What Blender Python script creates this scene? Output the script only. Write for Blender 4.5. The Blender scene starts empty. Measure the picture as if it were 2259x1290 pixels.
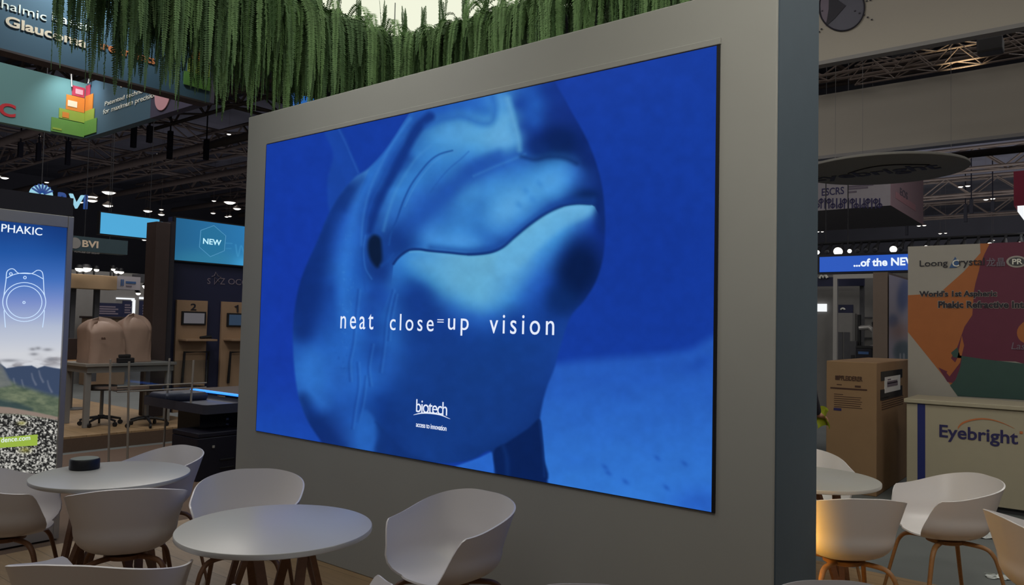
import bpy, bmesh, math, random
import numpy as np
from mathutils import Vector, Matrix

# ------------------------------------------------------------------ camera, world, lights
S = bpy.context.scene
COL = S.collection
W, H = 2259, 1290
F = 1680.0
PIT, ROLL, YAW = 0.0433673, 0.0229161, 0.9023606
CAMZ = 1.61
SY, CY = math.sin(YAW), math.cos(YAW)
# world axes: X runs along the display wall, Y away from the camera through that wall, Z up
cp, sp, cr, sr = math.cos(PIT), math.sin(PIT), math.cos(ROLL), math.sin(ROLL)
M = np.array([[cr, -sr, 0], [sr, cr, 0], [0, 0, 1]]) @ np.array([[1, 0, 0], [0, cp, sp], [0, -sp, cp]])

def lvl(v):
    return Vector((v[0] * SY - v[2] * CY, v[0] * CY + v[2] * SY, -v[1]))

cam = bpy.data.cameras.new('camera')
cam.sensor_width = 36.0
cam.lens = F / W * 36.0
cam.clip_end = 400
cam_ob = bpy.data.objects.new('camera', cam)
COL.objects.link(cam_ob)
r_, d_, f_ = lvl(M[0]), lvl(M[1]), lvl(M[2])
mw = Matrix.Identity(4)
for i in range(3):
    mw[i][0], mw[i][1], mw[i][2] = r_[i], -d_[i], -f_[i]
mw[2][3] = CAMZ
cam_ob.matrix_world = mw
S.camera = cam_ob

S.view_settings.view_transform = 'Standard'
S.view_settings.look = 'None'
S.view_settings.exposure = 0.0
S.view_settings.gamma = 1.0
S.view_settings.use_curve_mapping = False

wd = bpy.data.worlds.new('hall_ambient')
wd.use_nodes = True
wd.node_tree.nodes['Background'].inputs[0].default_value = (0.75, 0.85, 1.0, 1)
wd.node_tree.nodes['Background'].inputs[1].default_value = 0.035
S.world = wd

def area(name, loc, size, power, color=(1, 1, 1), target=None, sy=None, spread=None):
    l = bpy.data.lights.new(name, 'AREA')
    l.energy = power
    l.color = color
    l.shape = 'RECTANGLE'
    l.size = size
    l.size_y = sy or size
    if spread: l.spread = spread
    o = bpy.data.objects.new(name, l)
    COL.objects.link(o)
    o.location = loc
    if target is not None:
        o.rotation_euler = (Vector(target) - Vector(loc)).to_track_quat('-Z', 'Y').to_euler()
    return o

def spot(name, loc, target, power, color, ang=60, blend=.6, rad=.08):
    l = bpy.data.lights.new(name, 'SPOT')
    l.energy = power
    l.color = color
    l.spot_size = math.radians(ang)
    l.spot_blend = blend
    l.shadow_soft_size = rad
    o = bpy.data.objects.new(name, l)
    COL.objects.link(o)
    o.location = loc
    o.rotation_euler = (Vector(target) - Vector(loc)).to_track_quat('-Z', 'Y').to_euler()
    return o

area('hall_light_front', (0.5, -3.5, 8.5), 7.0, 88, (1.0, 0.96, 0.9), (-1.5, 2.0, 1.0))
area('added_fill_right', (1.9, 5.4, 4.2), 1.6, 34, (1.0, 0.96, 0.9), (-0.2, 5.6, 0.5))  # added unseen fill that brightens the chairs, carton and counter at right
area('hall_light_right', (1.5, 9.0, 9.3), 5.0, 85, (1.0, 0.97, 0.93), (0.0, 6.0, 0.0))
area('hall_light_left', (-7.6, 1.5, 9.0), 4.0, 420, (1.0, 0.95, 0.9), (-10.5, 5.0, 1.0))
area('hall_light_far', (-16.0, 8.0, 9.3), 6.0, 620, (1.0, 0.95, 0.9), (-16.0, 7.0, 0.0))
area('roof_bounce_right', (-2.0, 44.0, 2.0), 28.0, 1500, (1.0, 0.98, 0.99), (-3.0, 54.0, 11.0), None, 1.9)
area('hall_light_far_right', (2.0, 14.5, 9.3), 4.0, 300, (1.0, 0.96, 0.92), (1.0, 16.0, 0.0))
area('roof_bounce_left', (-38.0, 20.0, 2.0), 24.0, 330, (0.95, 0.92, 1.0), (-44.0, 22.0, 11.0), None, 1.9)
area('added_canopy_fill', (-2.9, 1.2, 4.0), 4.0, 11, (1.0, 0.96, 0.87), (-2.9, 1.5, 0), 1.0)  # added unseen fill under the canopy for the tables and wall top
spot('added_wall_fill_left', (-3.6, 1.5, 4.5), (-3.9, 3.3, 3.2), 85, (1.0, 0.97, 0.9), 90, 1.0, .25)  # added unseen spot that lifts the upper left of the display wall
spot('booth_track_light', (0.5, 1.0, 4.4), (-0.35, 3.3, 3.3), 260, (1.0, 0.94, 0.82), 80, 1.0, .25)
area('amber_light_strip', (-1.38, 3.868, 0.62), .06, 18, (1.0, 0.5, 0.07), (-1.24, 4.1, .62), .7)
spot('truss_warm_lamp', (-1.4, 10.45, 4.55), (-1.42, 10.6, 5.3), 55, (1.0, 0.78, 0.45), 75, .8, .04)

# ------------------------------------------------------------------ pixel rays onto real planes
def ray(px, py):
    c = np.array([(px - W / 2) / F, (py - H / 2) / F, 1.0])
    return lvl(M.T @ c)

def pt(px, py, X=None, Y=None, Z=None, D=None):
    r = ray(px, py)
    if X is not None: t = X / r.x
    elif Y is not None: t = Y / r.y
    elif Z is not None: t = (Z - CAMZ) / r.z
    else: t = D / (-r.x * CY + r.y * SY)
    return Vector((r.x * t, r.y * t, CAMZ + r.z * t))

def floor_at(x, z):           # camera-level coordinates (right, forward) to world
    return Vector((x * SY - z * CY, x * CY + z * SY, 0))

def project(P):               # world points (n,3) to photo pixels, used only to lay out flat pictures
    P = np.asarray(P, float)
    lx = P[:, 0] * SY + P[:, 1] * CY
    lz = -P[:, 0] * CY + P[:, 1] * SY
    c = M @ np.stack([lx, -(P[:, 2] - CAMZ), lz])
    return F * c[0] / c[2] + W / 2, F * c[1] / c[2] + H / 2

# ------------------------------------------------------------------ materials
def lin(c):
    out = []
    for v in c[:3]:
        v = v / 255.0
        out.append(v / 12.92 if v <= .04045 else ((v + .055) / 1.055) ** 2.4)
    return tuple(out) + (1.0,)

MATS = {}
def mk(name, rgb, rough=.55, metal=0.0, var=.06, scale=9.0, bump=0.0, spec=.4, stretch=None):
    m = bpy.data.materials.new(name)
    m.use_nodes = True
    nt = m.node_tree
    b = nt.nodes['Principled BSDF']
    b.inputs['Roughness'].default_value = rough
    b.inputs['Metallic'].default_value = metal
    b.inputs['Specular IOR Level'].default_value = spec
    tc = nt.nodes.new('ShaderNodeTexCoord')
    no = nt.nodes.new('ShaderNodeTexNoise')
    no.inputs['Scale'].default_value = scale
    no.inputs['Detail'].default_value = 4
    src = tc.outputs['Object']
    if stretch:
        mp = nt.nodes.new('ShaderNodeMapping')
        mp.inputs['Scale'].default_value = stretch
        nt.links.new(src, mp.inputs[0])
        src = mp.outputs[0]
    nt.links.new(src, no.inputs['Vector'])
    mx = nt.nodes.new('ShaderNodeMix')
    mx.data_type = 'RGBA'
    c = lin(rgb)
    mx.inputs['A'].default_value = tuple(max(0, v * (1 - var * 2)) for v in c[:3]) + (1,)
    mx.inputs['B'].default_value = tuple(min(1, v * (1 + var * 2)) for v in c[:3]) + (1,)
    nt.links.new(no.outputs['Fac'], mx.inputs['Factor'])
    nt.links.new(mx.outputs['Result'], b.inputs['Base Color'])
    if bump:
        bp = nt.nodes.new('ShaderNodeBump')
        bp.inputs['Strength'].default_value = bump
        bp.inputs['Distance'].default_value = .01
        nt.links.new(no.outputs['Fac'], bp.inputs['Height'])
        nt.links.new(bp.outputs['Normal'], b.inputs['Normal'])
    MATS[name] = m
    return m

def glow(name, rgb, strength=1.0, var=.03, scale=2.0):
    m = bpy.data.materials.new(name)
    m.use_nodes = True
    nt = m.node_tree
    b = nt.nodes['Principled BSDF']
    b.inputs['Base Color'].default_value = (.02, .02, .02, 1)
    b.inputs['Roughness'].default_value = .5
    no = nt.nodes.new('ShaderNodeTexNoise')
    no.inputs['Scale'].default_value = scale
    tc = nt.nodes.new('ShaderNodeTexCoord')
    nt.links.new(tc.outputs['Object'], no.inputs['Vector'])
    mx = nt.nodes.new('ShaderNodeMix')
    mx.data_type = 'RGBA'
    c = lin(rgb)
    mx.inputs['A'].default_value = tuple(v * (1 - var) for v in c[:3]) + (1,)
    mx.inputs['B'].default_value = tuple(v * (1 + var) for v in c[:3]) + (1,)
    nt.links.new(no.outputs['Fac'], mx.inputs['Factor'])
    nt.links.new(mx.outputs['Result'], b.inputs['Emission Color'])
    b.inputs['Emission Strength'].default_value = strength
    MATS[name] = m
    return m

def wood(name, rgb, planks=False, scale=1.0, rough=.5):
    m = bpy.data.materials.new(name)
    m.use_nodes = True
    nt = m.node_tree
    b = nt.nodes['Principled BSDF']
    b.inputs['Roughness'].default_value = rough
    tc = nt.nodes.new('ShaderNodeTexCoord')
    mp = nt.nodes.new('ShaderNodeMapping')
    mp.inputs['Scale'].default_value = (1.5 * scale, 14 * scale, 14 * scale)
    nt.links.new(tc.outputs['Object'], mp.inputs[0])
    no = nt.nodes.new('ShaderNodeTexNoise')
    no.inputs['Scale'].default_value = 3
    no.inputs['Detail'].default_value = 6
    nt.links.new(mp.outputs[0], no.inputs['Vector'])
    mx = nt.nodes.new('ShaderNodeMix')
    mx.data_type = 'RGBA'
    c = lin(rgb)
    mx.inputs['A'].default_value = tuple(v * .72 for v in c[:3]) + (1,)
    mx.inputs['B'].default_value = tuple(min(1, v * 1.25) for v in c[:3]) + (1,)
    nt.links.new(no.outputs['Fac'], mx.inputs['Factor'])
    out = mx.outputs['Result']
    if planks:
        br = nt.nodes.new('ShaderNodeTexBrick')
        br.inputs['Scale'].default_value = 1.0
        br.inputs['Brick Width'].default_value = 1.2
        br.inputs['Row Height'].default_value = .18
        br.inputs['Mortar Size'].default_value = .003
        br.inputs['Color1'].default_value = (1, 1, 1, 1)
        br.inputs['Color2'].default_value = (.8, .8, .8, 1)
        br.inputs['Mortar'].default_value = (.4, .4, .4, 1)
        nt.links.new(tc.outputs['Object'], br.inputs['Vector'])
        mm = nt.nodes.new('ShaderNodeMix')
        mm.data_type = 'RGBA'
        mm.blend_type = 'MULTIPLY'
        mm.inputs['Factor'].default_value = 1
        nt.links.new(out, mm.inputs['A'])
        nt.links.new(br.outputs['Color'], mm.inputs['B'])
        out = mm.outputs['Result']
    nt.links.new(out, b.inputs['Base Color'])
    MATS[name] = m
    return m

def picture(name, strength, lit=0.0, rough=.5):
    """a printed or displayed picture: colours stored on the panel's own mesh"""
    m = bpy.data.materials.new(name)
    m.use_nodes = True
    nt = m.node_tree
    b = nt.nodes['Principled BSDF']
    at = nt.nodes.new('ShaderNodeVertexColor')
    at.layer_name = 'picture'
    b.inputs['Roughness'].default_value = rough
    if lit:
        nt.links.new(at.outputs[0], b.inputs['Base Color'])
    else:
        b.inputs['Base Color'].default_value = (.001, .001, .001, 1)
        b.inputs['Specular IOR Level'].default_value = .03
    if strength:
        nt.links.new(at.outputs[0], b.inputs['Emission Color'])
        b.inputs['Emission Strength'].default_value = strength
    MATS[name] = m
    return m

def clear(name, rgb=(235, 240, 245), rough=.03):
    m = bpy.data.materials.new(name)
    m.use_nodes = True
    nt = m.node_tree
    out = nt.nodes['Material Output']
    nt.nodes.remove(nt.nodes['Principled BSDF'])
    tr = nt.nodes.new('ShaderNodeBsdfTransparent')
    tr.inputs[0].default_value = lin(rgb)
    gl = nt.nodes.new('ShaderNodeBsdfGlossy')
    gl.inputs['Roughness'].default_value = rough
    fr = nt.nodes.new('ShaderNodeFresnel')
    fr.inputs[0].default_value = 1.35
    mx = nt.nodes.new('ShaderNodeMixShader')
    nt.links.new(fr.outputs[0], mx.inputs[0])
    nt.links.new(tr.outputs[0], mx.inputs[1])
    nt.links.new(gl.outputs[0], mx.inputs[2])
    nt.links.new(mx.outputs[0], out.inputs[0])
    MATS[name] = m
    return m

# ------------------------------------------------------------------ mesh building
class MB:
    def __init__(s): s.bm = bmesh.new()
    def box(s, lo, hi, bevel=0.0, seg=2, rot=None):
        lo, hi = Vector(lo), Vector(hi)
        a = Vector([min(lo[i], hi[i]) for i in range(3)]); b = Vector([max(lo[i], hi[i]) for i in range(3)])
        c, d = (a + b) / 2, b - a
        m4 = Matrix.Translation(c)
        if rot: m4 = m4 @ rot
        m4 = m4 @ Matrix.Diagonal((max(d.x, 1e-4), max(d.y, 1e-4), max(d.z, 1e-4), 1))
        g = bmesh.ops.create_cube(s.bm, size=1, matrix=m4)
        if bevel:
            es = list({e for v in g['verts'] for e in v.link_edges})
            bmesh.ops.bevel(s.bm, geom=es, offset=bevel, segments=seg, affect='EDGES', profile=.5)
        return s
    def tube(s, pts, r, n=10, flat=1.0, caps=True):
        pts = [Vector(p) for p in pts]
        rs = r if isinstance(r, (list, tuple)) else [r] * len(pts)
        rings = []
        up = Vector((0, 0, 1))
        t0 = (pts[1] - pts[0]).normalized()
        if abs(t0.z) > .9: up = Vector((1, 0, 0))
        side = t0.cross(up).normalized()
        for i, p in enumerate(pts):
            t = ((pts[min(i + 1, len(pts) - 1)] - pts[max(i - 1, 0)])).normalized()
            side = (side - t * side.dot(t)).normalized()
            nrm = side.cross(t)
            rings.append([s.bm.verts.new(p + side * math.cos(a) * rs[i] + nrm * math.sin(a) * rs[i] * flat)
                          for a in [2 * math.pi * k / n for k in range(n)]])
        for a, b in zip(rings, rings[1:]):
            for k in range(n):
                s.bm.faces.new((a[k], a[(k + 1) % n], b[(k + 1) % n], b[k]))
        if caps:
            s.bm.faces.new(rings[0][::-1]); s.bm.faces.new(rings[-1])
        return s
    def cyl(s, p, q, r, n=24): return s.tube([p, q], r, n)
    def lathe(s, prof, c=(0, 0, 0), n=48, sx=1.0, sy=1.0):
        c = Vector(c); rings = []
        for (r, z) in prof:
            if r < 1e-6: rings.append([s.bm.verts.new(c + Vector((0, 0, z)))])
            else: rings.append([s.bm.verts.new(c + Vector((math.cos(2 * math.pi * k / n) * r * sx, math.sin(2 * math.pi * k / n) * r * sy, z))) for k in range(n)])
        for a, b in zip(rings, rings[1:]):
            for k in range(n):
                l = (k + 1) % n
                if len(a) == 1 and len(b) == 1: continue
                if len(a) == 1: s.bm.faces.new((a[0], b[l], b[k]))
                elif len(b) == 1: s.bm.faces.new((a[k], a[l], b[0]))
                else: s.bm.faces.new((a[k], a[l], b[l], b[k]))
        return s
    def face(s, pts):
        s.bm.faces.new([s.bm.verts.new(Vector(p)) for p in pts]); return s
    def prism(s, pts, off):
        off = Vector(off)
        a = [s.bm.verts.new(Vector(p)) for p in pts]; b = [s.bm.verts.new(Vector(p) + off) for p in pts]
        n = len(a)
        s.bm.faces.new(a); s.bm.faces.new(b[::-1])
        for k in range(n): s.bm.faces.new((a[k], b[k], b[(k + 1) % n], a[(k + 1) % n]))
        return s
    def raw(s, verts, faces):
        vs = [s.bm.verts.new(v) for v in verts]
        for f in faces:
            try: s.bm.faces.new([vs[i] for i in f])
            except ValueError: pass
        return s
    def build(s, name, mat, parent=None, smooth=False, world=True):
        bmesh.ops.recalc_face_normals(s.bm, faces=s.bm.faces[:])
        me = bpy.data.meshes.new(name)
        s.bm.to_mesh(me); s.bm.free()
        return link(name, me, mat, parent, smooth, world)

def link(name, me, mat, parent=None, smooth=False, world=True):
    me.materials.append(MATS[mat] if isinstance(mat, str) else mat)
    if smooth:
        me.polygons.foreach_set('use_smooth', [True] * len(me.polygons))
        try: me.set_sharp_from_angle(angle=math.radians(40))
        except Exception: pass
    o = bpy.data.objects.new(name, me)
    COL.objects.link(o)
    if parent is not None:
        o.parent = parent
        if world:
            q = parent; off = Vector((0, 0, 0))
            while q is not None: off += q.location; q = q.parent
            me.transform(Matrix.Translation(-off))
    elif world and len(me.vertices):
        n = len(me.vertices); co = np.empty(n * 3); me.vertices.foreach_get('co', co); co = co.reshape(-1, 3)
        lo, hi = co.min(0), co.max(0)
        c = Vector(((lo[0] + hi[0]) / 2, (lo[1] + hi[1]) / 2, lo[2]))
        me.transform(Matrix.Translation(-c)); o.location = c
    return o

def tag(o, label, cat, group=None, kind=None):
    o['label'] = label; o['category'] = cat
    if group: o['group'] = group
    if kind: o['kind'] = kind
    return o

def thing(name, label, cat, loc, rz=0.0, group=None):
    o = bpy.data.objects.new(name, None)
    o.empty_display_size = .1
    COL.objects.link(o)
    o.location = loc; o.rotation_euler = (0, 0, rz)
    return tag(o, label, cat, group)

def struct(o):
    o['kind'] = 'structure'; return o

def dup(root, loc, rz, label=None, group=None, scale=None):
    r = root.copy(); COL.objects.link(r)
    r.location = loc; r.rotation_euler = (0, 0, rz)
    if label: r['label'] = label
    if group: r['group'] = group
    if scale: r.scale = scale
    for ch in list(root.children):
        c = ch.copy(); COL.objects.link(c); c.parent = r
        for g in list(ch.children):
            d = g.copy(); COL.objects.link(d); d.parent = c
    return r

def rectX(mb, X, x0, y0, x1, y1, th=.05, bevel=0.0):
    a, b = pt(x0, y0, X=X), pt(x1, y1, X=X)
    mb.box((X - th, a.y, b.z), (X, b.y, a.z), bevel); return mb
def rectY(mb, Y, x0, y0, x1, y1, th=.05, bevel=0.0):
    a, b = pt(x0, y0, Y=Y), pt(x1, y1, Y=Y)
    mb.box((a.x, Y, b.z), (b.x, Y + th, a.z), bevel); return mb

# ------------------------------------------------------------------ lettering
def glyphs(s, bold=0.0, spacing=1.0, shear=0.0, extrude=.02):
    c = bpy.data.curves.new('lettering', 'FONT')
    c.body = s; c.offset = bold; c.space_character = spacing; c.shear = shear; c.extrude = extrude
    c.resolution_u = 4
    o = bpy.data.objects.new('lettering', c)
    COL.objects.link(o)
    dg = bpy.context.evaluated_depsgraph_get()
    me = bpy.data.meshes.new_from_object(o.evaluated_get(dg))
    bpy.data.objects.remove(o); bpy.data.curves.remove(c)
    return me

def letter(s, name, mat, parent, plane, c, xl, yt, yb, xr, bold=0.0, spacing=1.0, shear=0.0, depth=.004, lift=.002):
    """lettering on plane X=c (facing +X) or Y=c (facing -Y), fitted between real left/right/top/bottom"""
    me = glyphs(s, bold, spacing, shear)
    n = len(me.vertices); co = np.empty(n * 3); me.vertices.foreach_get('co', co); co = co.reshape(-1, 3)
    lo, hi = co.min(0), co.max(0); u = (co - lo) / np.maximum(hi - lo, 1e-9)
    kw = {plane: c}
    A, B, R = pt(xl, yt, **kw), pt(xl, yb, **kw), pt(xr, (yt + yb) / 2, **kw)
    P = np.empty_like(co)
    P[:, 2] = B.z + u[:, 1] * (A.z - B.z)
    if plane == 'X':
        P[:, 1] = B.y + u[:, 0] * (R.y - B.y); P[:, 0] = c + lift + u[:, 2] * depth
    else:
        P[:, 0] = B.x + u[:, 0] * (R.x - B.x); P[:, 1] = c - lift - u[:, 2] * depth
    me.vertices.foreach_set('co', P.ravel()); me.update()
    return link(name, me, mat, parent)

# ------------------------------------------------------------------ painting pictures
def sd_poly(x, y, P):
    P = np.asarray(P, float); n = len(P)
    d = np.full(x.shape, 1e18); ins = np.zeros(x.shape, bool)
    for i in range(n):
        a, b = P[i], P[(i + 1) % n]
        e = b - a; wx, wy = x - a[0], y - a[1]
        t = np.clip((wx * e[0] + wy * e[1]) / max(e @ e, 1e-9), 0, 1)
        d = np.minimum(d, (wx - e[0] * t) ** 2 + (wy - e[1] * t) ** 2)
        c1 = (a[1] <= y) != (b[1] <= y)
        with np.errstate(divide='ignore', invalid='ignore'):
            xi = a[0] + (y - a[1]) / (e[1] if abs(e[1]) > 1e-9 else 1e-9) * e[0]
        ins ^= c1 & (x < xi)
    d = np.sqrt(d)
    return np.where(ins, -d, d)

def spline(P, closed=False, n=5):
    P = [np.array(p, float) for p in P]; out = []
    m = len(P)
    for i in range(m if closed else m - 1):
        if closed: p0, p1, p2, p3 = P[i - 1], P[i], P[(i + 1) % m], P[(i + 2) % m]
        else: p0, p1, p2, p3 = P[max(i - 1, 0)], P[i], P[i + 1], P[min(i + 2, m - 1)]
        for k in range(n):
            t = k / n
            out.append(.5 * (2 * p1 + (p2 - p0) * t + (2 * p0 - 5 * p1 + 4 * p2 - p3) * t * t + (3 * p1 - p0 - 3 * p2 + p3) * t ** 3))
    if not closed: out.append(P[-1])
    return np.array(out)

def dist_line(x, y, P):
    d = np.full(x.shape, 1e18); tt = np.zeros(x.shape); n = len(P) - 1
    for i in range(n):
        a, b = P[i], P[i + 1]; e = b - a
        t = np.clip(((x - a[0]) * e[0] + (y - a[1]) * e[1]) / max(e @ e, 1e-9), 0, 1)
        q = (x - a[0] - e[0] * t) ** 2 + (y - a[1] - e[1] * t) ** 2
        m = q < d; d = np.where(m, q, d); tt = np.where(m, (i + t) / n, tt)
    return np.sqrt(d), tt

def sst(a, b, v):
    t = np.clip((v - a) / (b - a), 0, 1); return t * t * (3 - 2 * t)

def vnoise(x, y, seed=0):
    xi, yi = np.floor(x).astype(int), np.floor(y).astype(int); fx, fy = x - xi, y - yi
    fx, fy = fx * fx * (3 - 2 * fx), fy * fy * (3 - 2 * fy)
    def h(a, b):
        v = np.sin(a * 127.1 + b * 311.7 + seed * 74.7) * 43758.5453
        return v - np.floor(v)
    return (h(xi, yi) * (1 - fx) + h(xi + 1, yi) * fx) * (1 - fy) + (h(xi, yi + 1) * (1 - fx) + h(xi + 1, yi + 1) * fx) * fy

def fbm(x, y, seed=0, o=4):
    v = 0; a = .5
    for k in range(o): v = v + a * vnoise(x * 2 ** k, y * 2 ** k, seed + k); a *= .5
    return v

class Paint:
    def __init__(s, x, y): s.x, s.y = x, y; s.c = np.zeros(x.shape + (3,))
    def mix(s, m, rgb):
        rgb = np.asarray(rgb, float)
        s.c = s.c * (1 - m[..., None]) + rgb * m[..., None]
    def poly(s, P, rgb, f=3.0, k=1.0, smooth=True, f2=None):
        P = spline(P, True) if smooth else np.array(P, float)
        lo, hi = P.min(0) - f - 2, P.max(0) + f + 2
        w = (s.x > lo[0]) & (s.x < hi[0]) & (s.y > lo[1]) & (s.y < hi[1])
        m = np.zeros(s.x.shape)
        m[w] = sst(f, -f, sd_poly(s.x[w], s.y[w], P)) * k
        if rgb is not None: s.mix(m, rgb)
        return m
    def line(s, P, rgb, w0, w1=None, f=2.0, k=1.0, clip=None):
        P = spline(P); w1 = w0 if w1 is None else w1
        R = max(w0, w1) + f + 2
        lo, hi = P.min(0) - R, P.max(0) + R
        w = (s.x > lo[0]) & (s.x < hi[0]) & (s.y > lo[1]) & (s.y < hi[1])
        m = np.zeros(s.x.shape)
        d, t = dist_line(s.x[w], s.y[w], P)
        ww = w0 + (w1 - w0) * t
        m[w] = sst(ww + f, ww - f, d) * k
        if clip is not None: m = m * clip
        s.mix(m, rgb)
    def blob(s, cx, cy, rx, ry, rgb, k=1.0, rot=0.0, p=1.0, clip=None):
        a = math.radians(rot); dx, dy = s.x - cx, s.y - cy
        u = (dx * math.cos(a) + dy * math.sin(a)) / rx; v = (-dx * math.sin(a) + dy * math.cos(a)) / ry
        m = np.exp(-(u * u + v * v) ** p) * k
        if clip is not None: m = m * clip
        s.mix(m, rgb)
    def field(s, samples, sig, mask):
        A = np.array(samples, float)
        w = mask > .002
        x, y = s.x[w], s.y[w]
        # smooth radial-basis surface through the samples
        K = np.sqrt((A[:, None, 0] - A[None, :, 0]) ** 2 + (A[:, None, 1] - A[None, :, 1]) ** 2 + sig * sig)
        n = len(A); Q = np.ones((n, 1))
        big = np.block([[K - np.eye(n) * sig * .35, Q], [Q.T, np.zeros((1, 1))]])
        wt = np.linalg.solve(big, np.vstack([A[:, 2:5], np.zeros((1, 3))]))
        num = np.zeros(x.shape + (3,)) + wt[-1]
        for r, k in zip(A, wt[:-1]):
            num += np.sqrt((x - r[0]) ** 2 + (y - r[1]) ** 2 + sig * sig)[:, None] * k
        full = np.zeros(s.c.shape); full[w] = np.clip(num, A[:, 2:5].min(0) * .9, A[:, 2:5].max(0) * 1.05)
        s.c = s.c * (1 - mask[..., None]) + full * mask[..., None]

def painted_panel(name, mat, parent, O, U, V, nu, nv, painter):
    """grid panel from corner O along U and V; painter(px,py)->sRGB 0..255 gives each point its colour"""
    O, U, V = np.array(O), np.array(U), np.array(V)
    gu, gv = np.meshgrid(np.linspace(0, 1, nu + 1), np.linspace(0, 1, nv + 1))
    P = O + gu[..., None] * U + gv[..., None] * V
    x, y = project(P.reshape(-1, 3))
    c = np.clip(painter(x.reshape(gu.shape), y.reshape(gu.shape)), 0, 255) / 255.0
    c = np.where(c <= .04045, c / 12.92, ((c + .055) / 1.055) ** 2.4)
    me = bpy.data.meshes.new(name)
    nvt = (nu + 1) * (nv + 1)
    me.vertices.add(nvt); me.vertices.foreach_set('co', P.reshape(-1))
    i = np.arange(nu)[None, :] + np.arange(nv)[:, None] * (nu + 1)
    q = np.stack([i, i + nu + 1, i + nu + 2, i + 1], -1).reshape(-1, 4)
    nf = len(q)
    me.loops.add(nf * 4); me.loops.foreach_set('vertex_index', q.ravel())
    me.polygons.add(nf); me.polygons.foreach_set('loop_start', np.arange(nf) * 4)
    me.update(calc_edges=True)
    at = me.color_attributes.new('picture', 'FLOAT_COLOR', 'POINT')
    rgba = np.ones((nvt, 4)); rgba[:, :3] = c.reshape(-1, 3)
    at.data.foreach_set('color', rgba.ravel())
    return link(name, me, mat, parent)

# ------------------------------------------------------------------ palette
mk('plaster', (159, 160, 156), .75, var=.02, scale=3)
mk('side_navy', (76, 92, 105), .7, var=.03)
mk('white_shell', (212, 208, 209), .32, var=.01, scale=4, spec=.5)
mk('white_top', (178, 177, 173), .3, var=.01, spec=.65)
wood('oak', (150, 108, 66), scale=2)
wood('shaded_oak', (118, 82, 56), scale=2)  # same oak with shade put into its colour; the one above is lit
wood('floor_oak', (150, 124, 92), planks=True)
wood('stage_wood', (160, 132, 98), planks=True)
mk('concrete', (102, 106, 106), .6, var=.12, scale=1.4, bump=.1)
mk('brown_carpet', (92, 74, 62), .9, var=.08, scale=40)
mk('ceiling_dark', (120, 120, 132), .9, var=.2, scale=.6)
mk('truss_dark', (104, 92, 86), .6, metal=.1, var=.1)
mk('truss_steel', (150, 150, 152), .4, metal=.5, var=.1)
mk('hall_wall', (112, 112, 122), .9, var=.1, scale=.4)
mk('black_plastic', (24, 24, 28), .5, var=.1)
mk('black_soft', (30, 28, 30), .7, var=.1)
mk('puck_top', (120, 128, 120), .35, var=.04)
mk('silver', (168, 165, 162), .4, metal=.5, var=.03)
mk('steel', (130, 132, 135), .3, metal=.8, var=.05)
mk('dark_header', (40, 38, 46), .7, var=.05)
mk('navy', (32, 36, 66), .6, var=.04)
mk('navy_case', (16, 16, 30), .5, var=.1)
mk('tan_panel', (158, 130, 104), .6, var=.04)
mk('brown_post', (62, 50, 48), .7, var=.08)
mk('tan_beam', (176, 148, 116), .7, var=.03)
mk('cream', (172, 163, 142), .6, var=.02)
mk('warm_white', (190, 185, 175), .6, var=.02)
mk('grey_wall', (122, 120, 118), .7, var=.04)
mk('grey_dark', (70, 70, 74), .7, var=.06)
mk('teal_print', (96, 138, 140), .7, var=.06, scale=.7)
mk('slate_print', (66, 92, 110), .7, var=.06, scale=.7)
mk('plum_print', (66, 62, 82), .7, var=.06, scale=.7)
glow('sign_blue', (28, 92, 165), 1.0)
mk('dark_teal', (58, 78, 86), .7, var=.04)
mk('block_red', (176, 54, 78), .6, var=.06)
mk('block_orange', (205, 122, 46), .6, var=.06)
mk('block_lime', (140, 158, 62), .6, var=.06)
mk('block_green', (96, 140, 64), .6, var=.06)
mk('pale_ink', (225, 225, 215), .6, var=.02)
mk('cream_ink', (225, 205, 180), .6, var=.02)
mk('red_ink', (190, 50, 60), .6, var=.02)
mk('pink_ink', (200, 150, 160), .6, var=.02)
mk('dark_ink', (34, 32, 44), .6, var=.03)
mk('navy_ink', (46, 42, 92), .6, var=.03)
mk('blue_ink', (60, 92, 140), .6, var=.03)
mk('orange_ink', (196, 116, 70), .6, var=.03)
mk('stripe_blue', (34, 44, 110), .5, var=.03)
mk('art_white', (160, 155, 148), .6, var=.02)
mk('art_orange', (166, 98, 52), .6, var=.04)
mk('art_maroon', (98, 38, 62), .6, var=.04)
mk('art_green', (50, 78, 74), .6, var=.04)
mk('cardboard', (146, 116, 86), .8, var=.05, scale=5)
mk('card_ink', (70, 46, 38), .8, var=.05)
mk('paper', (225, 225, 225), .7, var=.02)
mk('band_fabric', (164, 158, 148), .8, var=.03, scale=.5)
mk('band_trim', (130, 128, 128), .6, var=.03)
mk('logo_grey', (92, 92, 104), .7, var=.04)
mk('wire_dark', (40, 40, 44), .6)
mk('pillar_brown', (112, 98, 90), .7, var=.03)
mk('disc_grey', (128, 126, 122), .8, var=.03)
mk('box_white', (168, 162, 168), .8, var=.03)
mk('box_pink', (178, 150, 160), .8, var=.03)
mk('faint_ink', (118, 108, 122), .8, var=.05)
mk('maroon_sign', (120, 24, 52), .7, var=.04)
mk('dust_cover', (146, 122, 108), .6, var=.08, scale=5, bump=.3)
mk('couch_blue', (48, 50, 64), .5, var=.06)
mk('film', (200, 205, 205), .15, var=.05)
mk('fern_green', (104, 136, 86), .6, var=.25, scale=6)
mk('fern_dark', (80, 110, 70), .6, var=.25, scale=6)
mk('skin', (190, 140, 118), .6, var=.03)
mk('cloth_dark', (42, 38, 52), .8, var=.08)
mk('cloth_navy', (38, 42, 62), .8, var=.08)
mk('hi_vis', (190, 200, 70), .7, var=.05)
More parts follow.
